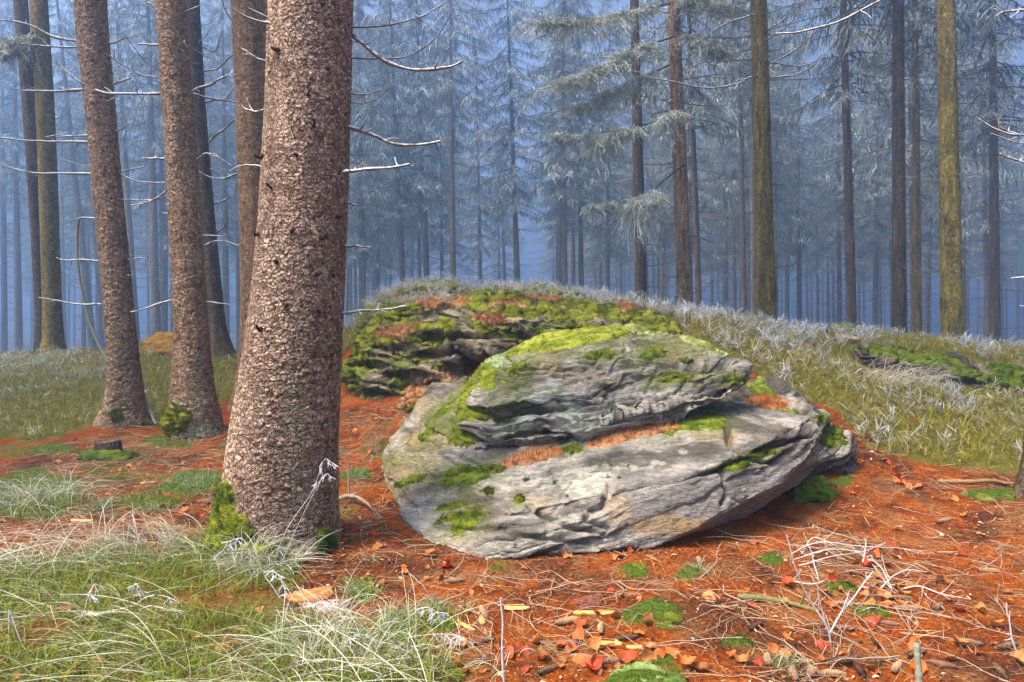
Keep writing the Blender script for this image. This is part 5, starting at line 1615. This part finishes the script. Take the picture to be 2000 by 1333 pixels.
def cone_mesh(seed, n=120):
    r = np.random.default_rng(seed)
    parts = []
    L, R = 0.105, 0.0155
    t = np.linspace(0, 1, 12)
    rad = R * 0.8 * np.clip(np.sin(np.pi * (0.12 + 0.86 * t)) ** 0.6, 0.1, 1)
    P = np.stack([(t - 0.5) * L, 0.004 * np.sin(t * 2.5 + seed), 0 * t], -1)
    V, F = tubes(P[None], rad[None], 10)
    parts.append((V, F, np.array((0.10, 0.05, 0.03))))
    k = np.arange(n)
    u = (k + 0.5) / n
    a = k * 2.39996
    x = (u - 0.5) * L
    rr = R * np.clip(np.sin(np.pi * (0.12 + 0.86 * u)) ** 0.6, 0.2, 1)
    o = np.stack([np.zeros(n), np.cos(a), np.sin(a)], -1)
    e = np.stack([np.zeros(n), -np.sin(a), np.cos(a)], -1)
    X = np.array([1.0, 0, 0])
    b = np.stack([x, 0.004 * np.sin(u * 2.5 + seed), 0 * u], -1) + o * (rr * 0.72)[:, None]
    s = 0.0085 * (0.6 + 0.5 * np.sin(np.pi * u))[:, None]
    open_ = r.uniform(0.15, 0.45, (n, 1))
    tip = b + X * s * 1.35 + o * s * open_ + o * 0.001
    midl = b + X * s * 0.7 + e * s * 0.62 + o * s * open_ * 0.55
    midr = b + X * s * 0.7 - e * s * 0.62 + o * s * open_ * 0.55
    V = np.stack([b, midl, tip, midr], 1).reshape(-1, 3)
    F = np.arange(n * 4).reshape(-1, 4)
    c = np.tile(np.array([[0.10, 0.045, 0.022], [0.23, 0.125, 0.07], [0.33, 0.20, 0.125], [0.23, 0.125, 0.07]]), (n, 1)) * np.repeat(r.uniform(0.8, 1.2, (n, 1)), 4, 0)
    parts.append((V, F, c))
    V, F, C = merge(parts)
    V[:, 2] += R * 0.85
    return mesh_from('cone', V, F, C, smooth=False)
CONES = [cone_mesh(k) for k in range(3)]

def twig_mesh(seed):
    r = random.Random(seed)
    L = r.uniform(0.22, 0.6)
    pts = [(-L / 2, 0, 0.006)]
    for k in range(1, 5):
        pts.append((-L / 2 + L * k / 4, r.gauss(0, 0.06) * L, 0.006 + abs(r.gauss(0, 0.035)) * L))
    pale = r.random()
    col = tuple(np.array((0.22, 0.15, 0.10)) * (1 - pale) + np.array((0.42, 0.32, 0.24)) * pale)
    V, F, C = stick([np.array(p) for p in pts], r.uniform(0.0018, 0.0042), 0.0011, 14, 5, 0.05, seed, r.randint(0, 5), col, L * 0.4, 0.0)
    V[:, 2] = np.maximum(V[:, 2], 0.0)
    return mesh_from('twig', V, F, C)
TWIGS = [twig_mesh(500 + k) for k in range(16)]

rs = random.Random(77)
def px_ok(x, y):
    return not in_poly(np.array([x]), np.array([y]), ROCK_KEEP)[0] and not (430 < x < 665 and y < 1075) and -20 < x < 2020 and y < 1345

def near_clear(p):
    return not under_rock(np.array([p]))[0]

# beech leaves, in drifts as photographed
drifts = [(1700, 905, 45, 25, 12), (1760, 950, 80, 14, 14), (1700, 1165, 50, 35, 26), (1690, 1110, 35, 20, 10), (1740, 1180, 40, 18, 12), (600, 1150, 50, 50, 7), (810, 1110, 50, 20, 9), (700, 1080, 60, 40, 8),
          (1150, 1250, 90, 45, 22), (1050, 1290, 120, 30, 16), (1480, 1160, 40, 18, 8), (1640, 1290, 120, 30, 14), (1880, 1200, 90, 70, 16), (1400, 1300, 110, 25, 8), (320, 960, 90, 40, 20), (200, 900, 120, 30, 14), (1150, 1085, 60, 8, 5),
          (1400, 1055, 60, 18, 5), (250, 1290, 200, 30, 7), (100, 1150, 100, 60, 6), (1250, 1170, 100, 20, 5), (750, 800, 50, 50, 10), (1800, 1060, 120, 40, 5), (1620, 720, 150, 30, 8), (470, 1290, 60, 25, 4), (1900, 800, 80, 60, 5), (420, 800, 40, 40, 6)]
for cx, cy, sx, sy, n in drifts:
    for _ in range(n):
        x, y = rs.gauss(cx, sx), rs.gauss(cy, sy)
        if not px_ok(x, y):
            continue
        p = ground_hit(x, y)
        if not near_clear(p):
            continue
        place('beech_leaf', LEAVES[rs.randrange(12)], M_LEAF, p, rs.uniform(0, 6.28), 'fallen orange beech leaf lying on the forest floor', 'leaf', 'fallen beech leaves', rs.uniform(0.5, 1.2), 0.003, rs.gauss(0, 0.35), rs.gauss(0, 0.35))

cones = [(1366, 1100, 1.5), (1461, 1174, 0.2), (1842, 1022, 0.4), (1961, 1069, -0.7), (1835, 1139, 0.9), (1758, 1176, -0.1), (1643, 1187, -0.1), (1646, 1232, -0.15), (1734, 1222, -0.3), (1475, 1228, 0.7), (1643, 1297, 0.3), (1678, 1318, 1.4), (1716, 1300, 1.2), (1751, 1307, 0.9),
         (1930, 1121, 0.0), (1772, 1196, -0.1), (1832, 1190, 0.8), (1895, 1258, -0.5), (1965, 1268, 0.3), (1954, 1318, 1.3), (1552, 1321, 1.4), (1587, 1321, 0.9), (946, 1204, -1.2), (1226, 1253, 0.35), (1107, 1221, 0.3), (1174, 1234, 1.5), (1107, 1265, 0.0), (929, 1302, 0.4), (943, 1255, 0.6),
         (1069, 1318, 0.6), (1198, 1302, 0.2), (1135, 1290, -0.2), (1650, 927, 1.1), (180, 1270, 0.5), (1500, 1300, 1.2), (1620, 1325, 0.2), (1790, 1285, 0.4), (1840, 1310, -0.6), (890, 1140, 0.1), (70, 1010, 0.2), (330, 985, 0.1), (400, 985, 0.3)]
for x, y, yaw in cones:
    p = ground_hit(x, y)
    place('spruce_cone', CONES[rs.randrange(3)], M_CONE, p, yaw + rs.choice([0, 3.14]), 'brown spruce cone lying in the needle litter', 'cone', 'fallen spruce cones', rs.uniform(0.7, 1.0), -0.003, 0, rs.uniform(0, 6.28) * 0)

twig_zones = [(1650, 1090, 120, 28, 34), (1700, 1200, 160, 50, 44), (1600, 1260, 180, 40, 24), (1850, 1130, 110, 60, 22), (1780, 960, 110, 16, 16), (1500, 1010, 60, 20, 10), (800, 1130, 120, 50, 22), (1050, 1230, 150, 50, 34), (1000, 1130, 100, 25, 8), (720, 870, 40, 40, 14), (700, 1020, 45, 30, 10), (690, 780, 30, 30, 6), (250, 940, 150, 50, 26), (330, 870, 110, 20, 14), (60, 930, 80, 40, 8), (1250, 1150, 80, 25, 6), (1420, 1180, 60, 40, 8), (1900, 880, 80, 40, 6), (850, 1250, 80, 40, 8)]
for cx, cy, sx, sy, n in twig_zones:
    for _ in range(n):
        x, y = rs.gauss(cx, sx), rs.gauss(cy, sy)
        if not px_ok(x, y):
            continue
        p = ground_hit(x, y)
        if not near_clear(p):
            continue
        place('twig', TWIGS[rs.randrange(16)], M_TWIG, p, rs.uniform(0, 6.28), 'thin pale twig lying loose on the needle litter', 'twig', 'loose twigs on the litter', rs.uniform(0.4, 0.95), 0.002, rs.gauss(0, 0.05))

def px_path(pts):
    """(px, py, height above the ground): the points follow the ground under the path."""
    out = []
    for x, y, h in pts:
        p = ground_hit(x, y)
        out.append(p + np.array([0, 0, h]))
    return out

def lone_stick(name, label, cat, pts, r0, r1, col, twigs=2, mat=None, seed=1, tw=0.1, n=18, world=None, group=None):
    path = world if world is not None else px_path(pts)
    V, F, C = stick(path, r0, r1, n, 8, 0.012, seed, twigs, col, tw)
    b = path[0]
    o = add(name, mesh_from(name, V - b, F, C), mat or M_TWIG)
    o.location = tuple(b)
    return tag(o, label, cat, group)

lone_stick('stick', 'smooth barkless pale stick lying in the long frosted grass', 'stick', [(165, 1222, .03), (200, 1220, .03), (240, 1206, .03), (265, 1195, .025)], 0.011, 0.007, (0.62, 0.52, 0.38), 0)
lone_stick('stick', 'pale cut stick propped in front of the thick flaky trunk', 'stick', [(525, 1128, .01), (565, 1112, .03), (608, 1096, .035)], 0.010, 0.009, (0.50, 0.45, 0.33), 0)
lone_stick('broken_branch', 'grey splintered branch poking out beside the thick flaky trunk', 'branch', [(660, 985, .03), (685, 985, .05), (715, 998, .04), (745, 1018, .01)], 0.016, 0.006, (0.30, 0.22, 0.17), 7, seed=4, tw=0.18)
lone_stick('fallen_pole', 'yellowish fallen pole lying at the foot of the grassy hill', 'branch', [(1830, 945, .01), (1900, 950, .015), (1960, 950, .02), (2040, 955, .02)], 0.014, 0.011, (0.27, 0.16, 0.07), 2, seed=5)
lone_stick('fallen_pole', 'mossy half-buried pole under the twigs near the cones', 'branch', [(1440, 1170, .01), (1520, 1180, .015), (1600, 1195, .012)], 0.013, 0.010, (0.16, 0.14, 0.05), 1, seed=6)
lone_stick('stick', 'lichen-grey upright stick standing in the litter among cones', 'stick', None, 0.011, 0.010, (0.28, 0.29, 0.20), 0, seed=7, world=[ground_hit(1797, 1345), ground_hit(1797, 1345) + np.array([-0.005, 0, 0.07]), ground_hit(1797, 1345) + np.array([-0.016, 0, 0.155])])
lone_stick('frosted_stalk', 'single upright frosted stem standing in the litter before the boulder', 'stem', None, 0.0042, 0.003, (0.48, 0.45, 0.45), 3, M_FTWIG, 8, 0.03, world=[ground_hit(985, 1340), ground_hit(985, 1340) + np.array([-0.004, 0, 0.13]), ground_hit(985, 1340) + np.array([-0.010, 0, 0.285])])
b0 = ground_hit(1625, 1262)
sap = thing('bare_sapling', 'three-forked bare frosted sapling rising from the leaf litter', 'sapling', tuple(b0))
for pts, w in ([(1625, 1290), (1617, 1230), (1580, 1170), (1555, 1110), (1534, 1043)], 0.0042), ([(1620, 1240), (1645, 1195), (1680, 1150), (1706, 1115)], 0.0036), ([(1618, 1232), (1605, 1190), (1596, 1148)], 0.0032), ([(1645, 1195), (1655, 1168), (1660, 1152)], 0.0026):
    branch_part(sap, [at(x, y, b0[1]) for x, y in pts], w, w * 0.6, int(pts[1][0]), 3, (0.40, 0.37, 0.38), 14, 0.03, 0.01, name='stem')
b1 = ground_hit(1990, 1290)
lone_stick('frosted_stalk', 'leaning frosted stem with knobbed tip rising among the cones', 'stem', None, 0.0032, 0.002, (0.5, 0.48, 0.48), 4, M_FTWIG, 9, 0.05, world=[b1] + [at(x, y, b1[1]) for x, y in ((1975, 1240), (1968, 1200), (1965, 1178))])
# brush of frosted pale twigs beside the sapling
for k, pts in enumerate(([(1545, 1075), (1600, 1060), (1670, 1068), (1760, 1070), (1800, 1072)], [(1550, 1085), (1620, 1078), (1680, 1085), (1740, 1140)], [(1685, 1090), (1690, 1060), (1688, 1043)], [(1560, 1098), (1630, 1092), (1690, 1080), (1735, 1050)], [(1590, 1075), (1588, 1100), (1600, 1125)], [(1690, 1082), (1720, 1110), (1745, 1142)], [(1720, 1140), (1760, 1118), (1810, 1112)], [(1565, 1070), (1590, 1055), (1640, 1060)], [(1760, 1140), (1800, 1150), (1840, 1160), (1895, 1163)], [(1540, 1130), (1590, 1145), (1615, 1122)])):
    w = [ground_hit(x, y + 14) + np.array([0, 0, 0.035 if 0 < i < len(pts) - 1 else 0.008]) for i, (x, y) in enumerate(pts)]
    lone_stick('brush_twig', 'pale frosted twig of the tangled brush heap beside the sapling', 'twig', None, 0.0036, 0.0015, (0.50, 0.44, 0.40), 6, M_TWIG, 30 + k, 0.12, world=w, group='tangled brush heap')
lp = [at(153, 428, 6.5), at(150, 480, 6.5), at(150, 540, 6.5), at(168, 610, 6.5), at(200, 685, 6.45), at(240, 735, 6.4), at(278, 765, 6.3), at(298, 805, 6.15), ground_hit(312, 834)]
lone_stick('leaning_stick', 'long crooked greenish stick leaning behind a slim trunk', 'stick', None, 0.011, 0.014, (0.25, 0.25, 0.16), 5, M_TWIG, 12, 0.12, 40, world=lp)

# frosted stalks with drooping, forked seed heads
def stalk(pts, d, heads, label, seed, r0=0.0022):
    r = random.Random(seed)
    path = [at(x, y, d) for x, y in pts]
    base = ground_hit(*pts[0])
    path[0] = np.array([path[0][0], path[0][1], min(path[0][2], ground_z(path[0][0], path[0][1])[0])])
    root = thing('frosted_stalk', label, 'grass stalk', tuple(path[0]), None)
    V, F, C = stick(path, r0, r0 * 0.7, 26, 5, 0.0, seed, 0, (0.55, 0.55, 0.56))
    add('stem', mesh_from('stem', V - path[0], F, C), M_TWIG, root)
    P = smooth_curve(path, 40)
    parts = []
    for k in range(heads):
        i = int(39 * (0.45 + 0.55 * (k + 1) / heads))
        p = P[min(i, 39)]
        for q in range(3):
            a = r.uniform(-0.9, 0.9)
            L = r.uniform(0.018, 0.045)
            dr = np.array([math.sin(a), r.gauss(0, 0.3), -math.cos(a) * 0.9 + r.uniform(-0.3, 0.5)])
            e = p + dr * L
            for tgt in (e, e + np.array([r.uniform(-.012, .012), 0, -0.012]), e + np.array([r.uniform(-.015, .015), .004, -0.004])):
                V, F = tubes(smooth_curve([p, p + dr * L * 0.5, tgt], 5)[None], np.array([[0.0013, 0.0013, 0.0014, 0.0016, 0.0018]]), 4)
                parts.append((V - path[0], F, np.array((0.64, 0.65, 0.68))))
    if parts:
        V, F, C = merge(parts)
        add('seed_head', mesh_from('seed_head', V, F, C), M_TWIG, root, 'stuff')
    return root
stalk([(245, 1235), (262, 1185), (300, 1163), (345, 1175), (385, 1215), (432, 1252)], 2.62, 6, 'frosted arching stalk with drooping forked tips reaching over green grass', 1)
stalk([(255, 1215), (285, 1185), (325, 1190), (350, 1195), (372, 1235), (385, 1300)], 2.5, 6, 'frosted stalk bent straight down with a forked tip, over green grass', 2)
stalk([(300, 1190), (335, 1195), (320, 1215), (315, 1260), (312, 1290)], 2.52, 5, 'frosted stalk hanging beside the bent-down one, short forked tip', 3)
stalk([(280, 1240), (262, 1180), (265, 1140), (285, 1172)], 2.7, 4, 'frosted stalk rising with a hooked tip above the barkless stick', 4)
stalk([(15, 1335), (17, 1260), (18, 1190)], 2.3, 0, 'stiff white stalk standing beside a snapped one in long grass', 5, 0.003)
stalk([(66, 1330), (56, 1300), (48, 1275), (18, 1190)], 2.28, 0, 'snapped white stalk leaning on the stiff white one', 6, 0.0028)
stalk([(525, 1100), (560, 1035), (610, 960), (632, 900), (650, 905)], 3.02, 4, 'tall thin straw leaning across the thick flaky trunk with frosted tip', 7, 0.0016)
stalk([(540, 1105), (580, 1030), (625, 940), (640, 925)], 3.02, 2, 'second thin straw leaning across the thick trunk below the frosted tip', 8, 0.0014)
stalk([(560, 1190), (535, 1150), (515, 1120), (540, 1120), (560, 1160), (575, 1195)], 2.75, 6, 'frosted stalk drooping forked white tips before the mossy root', 9)
stalk([(700, 1333), (760, 1260), (840, 1240), (900, 1245), (940, 1275)], 2.35, 6, 'long frosted stalk arching over the litter from the grass edge', 10)
stalk([(690, 1340), (760, 1245), (820, 1190), (850, 1195), (865, 1215)], 2.45, 5, 'frosted stalk with forked white tip above the leaf drift', 11)
stalk([(500, 1095), (480, 1060), (455, 1055), (435, 1075)], 2.95, 4, 'short frosted stalk curling in front of the mossy root', 12)
stalk([(165, 1320), (150, 1280), (168, 1180), (185, 1140)], 2.45, 3, 'frosted straw bundle stalk rising past the barkless stick', 13)
stalk([(640, 1333), (660, 1270), (700, 1240), (745, 1255)], 2.3, 5, 'frosted stalk curled low over the green tuft beside the litter', 14)

# ------------------------------------------------------------------ moss on roots, stump, bark slab, chips
def moss_mound(parent, hull, name='moss_patch', ca=(0.06, 0.10, 0.008), cb=(0.22, 0.24, 0.02), vox=0.010, fuzz=5000, lump=0.02):
    V, F = remeshed(hull, vox, 8)
    N = vnormals(V, F)
    V = V + N * (lump * fbm(V * 14, 3) + 0.006 * fbm(V * 45, 2))[:, None]
    m = np.ones(len(V))
    o = moss_on(name, parent, V, F, vnormals(V, F), m, 0.004, ca, cb, fuzz, 0.010, stay=True)[0]
    o.location = tuple(-Vector(parent.location))
    return o
moss_mound(main_tree, [hullpts([(432, 945, 3.30), (440, 1000, 3.22), (470, 1000, 3.2), (498, 1045, 3.12), (495, 1075, 3.10), (400, 1070, 3.2), (410, 1030, 3.25), (425, 980, 3.28)], [(-1.35, 3.5, 0.0), (-1.5, 3.4, 0.0), (-1.25, 3.1, -0.02)]),
                       hullpts([(480, 1060, 3.12), (540, 1070, 3.05), (560, 1085, 3.05), (470, 1085, 3.05)], [(-1.15, 3.2, -0.05), (-1.0, 3.15, -0.05)])])
def build_stump():
    b = ground_hit(213, 892)
    root = thing('tree_stump', 'small sawn stump ringed with moss in the needle litter', 'stump', tuple(b))
    na = 40
    th = np.arange(na) / na * 2 * np.pi
    rows = [(-0.05, 1.35), (0.0, 1.22), (0.05, 1.05), (0.09, 1.0), (0.135, 1.0), (0.145, 0.95), (0.139, 0.6), (0.141, 0.3), (0.137, 0.02)]
    V, C = [], []
    for k, (z, s) in enumerate(rows):
        n = vnoise(np.stack([np.cos(th) * 2.5, np.sin(th) * 2.5, np.full(na, z * 12)], -1))
        rr = 0.085 * s * (1 + 0.10 * n * (s > 0.5))
        V.append(np.stack([rr * np.cos(th), rr * np.sin(th) * 0.9, np.full(na, z * 0.75) + 0.012 * n * (z > 0.05)], -1))
        C.append(np.tile((0.10, 0.07, 0.045) if k < 5 else ((0.20, 0.15, 0.10) if k % 2 else (0.15, 0.11, 0.07)), (na, 1)))
    V, C = np.vstack(V), np.vstack(C)
    i = np.arange(len(rows) - 1)[:, None] * na
    j, j1 = np.arange(na)[None, :], (np.arange(na)[None, :] + 1) % na
    F = np.stack([i + j, i + j1, i + na + j1, i + na + j], -1).reshape(-1, 4)
    add('stump_body', mesh_from('stump_body', V, F, C), M_BARK, root)
    moss_mound(root, [[b + np.array(p) for p in [(-0.2, -0.1, -0.02), (0.2, -0.12, -0.02), (0.24, 0.05, -0.02), (-0.2, 0.1, -0.02), (-0.12, -0.08, 0.05), (0.12, -0.10, 0.035), (0.0, -0.14, 0.0), (0.16, 0, 0.03)]]], vox=0.012, fuzz=1200, ca=(0.05, 0.09, 0.01), cb=(0.12, 0.16, 0.015))
build_stump()

def slab(name, label, cat, px, py, L, W, T, yaw, col, col2, seed, mat=None, lift=0.0, tilt=0.0):
    """A curved flake of bark or rotten wood."""
    nu, nv = 26, 14
    u, v = np.meshgrid(np.linspace(-1, 1, nu), np.linspace(-1, 1, nv), indexing='ij')
    P = np.stack([u * 3 + seed, v * 3, u * 0], -1).reshape(-1, 3)
    n1, n2 = fbm(P, 3).reshape(u.shape), fbm(P * np.array([1.5, 6, 1]) + 9, 3).reshape(u.shape)
    wv = W / 2 * (1 + 0.25 * n1) * np.sqrt(np.clip(1.02 - np.abs(u) ** 4, 0.05, 1))
    top = np.stack([u * L / 2 * (1 + 0.08 * n1), v * wv, T * (1.0 - v * v) + 0.25 * T * n2 + 0.004], -1)
    bot = top - np.array([0, 0, T * 0.6])
    V = np.vstack([top.reshape(-1, 3), bot.reshape(-1, 3)])
    i = (np.arange(nu - 1)[:, None] * nv + np.arange(nv - 1)[None, :]).ravel()
    F1 = np.stack([i, i + nv, i + nv + 1, i + 1], 1)
    m = nu * nv
    ring = np.concatenate([np.arange(nv), np.arange(1, nu) * nv + nv - 1, (nu - 1) * nv + np.arange(nv - 2, -1, -1), np.arange(nu - 2, 0, -1) * nv])
    rn = np.roll(ring, -1)
    F = np.vstack([F1, F1[:, ::-1] + m, np.stack([ring, rn, rn + m, ring + m], 1)])
    c = mix(col, col2, sstep(-0.3, 0.3, n2).ravel())
    c = np.vstack([c, c * 0.7])
    return place(name, mesh_from(name, V, F, c), mat or M_TWIG, ground_hit(px, py), yaw, label, cat, None, 1.0, lift, tilt)
slab('bark_slab', 'orange slab of rotten wood lying below the thick flaky trunk', 'bark', 605, 1165, 0.19, 0.12, 0.022, 0.6, (0.30, 0.09, 0.03), (0.52, 0.22, 0.08), 1)
slab('bark_slab', 'dark frosted bark piece beside the orange rotten slab', 'bark', 640, 1195, 0.18, 0.07, 0.03, 0.4, (0.12, 0.06, 0.05), (0.42, 0.33, 0.33), 5)
slab('bark_slab', 'dark red bark piece fringed with moss before the boulder', 'bark', 1150, 1180, 0.12, 0.10, 0.02, 0.7, (0.10, 0.03, 0.02), (0.2, 0.07, 0.04), 8)
slab('bark_slab', 'tan bark flake lying on the mossy hillside ledge', 'bark', 1660, 672, 0.20, 0.09, 0.025, 0.0, (0.40, 0.24, 0.14), (0.5, 0.36, 0.24), 11, lift=0.06)
for k, (x, y, L, yaw) in enumerate([(908, 1228, 0.13, -0.9), (942, 1216, 0.07, -1.4), (1185, 1262, 0.11, 0.0), (1205, 1258, 0.06, 1.3), (1245, 1312, 0.15, 0.45), (1160, 1196, 0.16, 0.05), (890, 1226, 0.05, -0.4), (1240, 1266, 0.06, 0.1), (1010, 1196, 0.10, 0.1), (720, 1300, 0.09, -0.6), (290, 945, 0.10, 0.2), (160, 1020, 0.14, -0.2)]):
    slab('wood_chip', 'yellow split wood chip lying among cones and leaves', 'wood chip', x, y, L, 0.018 + 0.006 * (k % 3), 0.006, yaw, (0.50, 0.26, 0.06), (0.68, 0.42, 0.14), 40 + k)['group'] = 'yellow wood chips'

# cushions of bright moss in the litter
for k, (x, y, rx, ry, lab) in enumerate([(1285, 1205, 0.10, 0.055, 'bright green moss cushion beside cones before the boulder'), (1265, 1332, 0.14, 0.06, 'pale frosted moss cushion cut by the frame edge'), (1245, 1115, 0.05, 0.025, 'tiny moss cushion close to the boulder foot'),
                                         (1930, 968, 0.20, 0.06, 'flat moss mat below the fallen yellowish pole'), (1350, 1120, 0.04, 0.03, 'tiny moss cushion beside an upright cone'), (1655, 1148, 0.045, 0.03, 'tiny moss cushion within the brush heap'), (1450, 1257, 0.035, 0.025, 'tiny dark moss cushion left of the sapling foot'), (1715, 1202, 0.05, 0.03, 'pale tiny moss cushion between lying cones'), (110, 880, 0.22, 0.07, 'flat moss mat at the edge of the frosted field'), (385, 838, 0.2, 0.05, 'moss strip between the two slim trunks')]):
    lab = lab.replace(' left of', ' near')
    b = ground_hit(x, y)
    root = thing('moss_cushion', lab, 'moss', tuple(b))
    ang = np.linspace(0, 2 * np.pi, 14)[:-1]
    pts = [b + np.array([math.cos(a) * rx, math.sin(a) * ry * 2, -0.015]) for a in ang] + [b + np.array([math.cos(a) * rx * 0.6, math.sin(a) * ry * 1.2, 0.009]) for a in ang]
    pale = k == 1
    moss_mound(root, [pts], 'moss_pad', (0.10, 0.16, 0.03) if pale else (0.05, 0.075, 0.010), (0.34, 0.42, 0.16) if pale else (0.15, 0.175, 0.02), 0.008, 900, 0.014)
# ------------------------------------------------------------------ haze
def build_haze():
    bm = bmesh.new()
    bmesh.ops.create_cube(bm, size=1.0)
    lo, hi = np.array([-170.0, -170.0, -6.5]), np.array([170.0, 170.0, 30.0])
    for v in bm.verts:
        v.co = Vector(lo + (np.array(v.co) + 0.5) * (hi - lo))
    me = bpy.data.meshes.new('haze')
    bm.to_mesh(me)
    bm.free()
    m = bpy.data.materials.new('fog')
    m.use_nodes = True
    nt = m.node_tree
    nt.nodes.remove(nt.nodes['Principled BSDF'])
    v = nt.nodes.new('ShaderNodeVolumePrincipled')
    v.inputs['Color'].default_value = (0.43, 0.66, 1.0, 1)
    v.inputs['Density'].default_value = HAZE_DENSITY
    v.inputs['Anisotropy'].default_value = 0.75
    nt.links.new(v.outputs[0], nt.nodes['Material Output'].inputs['Volume'])
    o = add('haze', me, m, kind='stuff')
    o['label'] = 'blue freezing fog filling the spruce wood'
    o['category'] = 'fog'
build_haze()
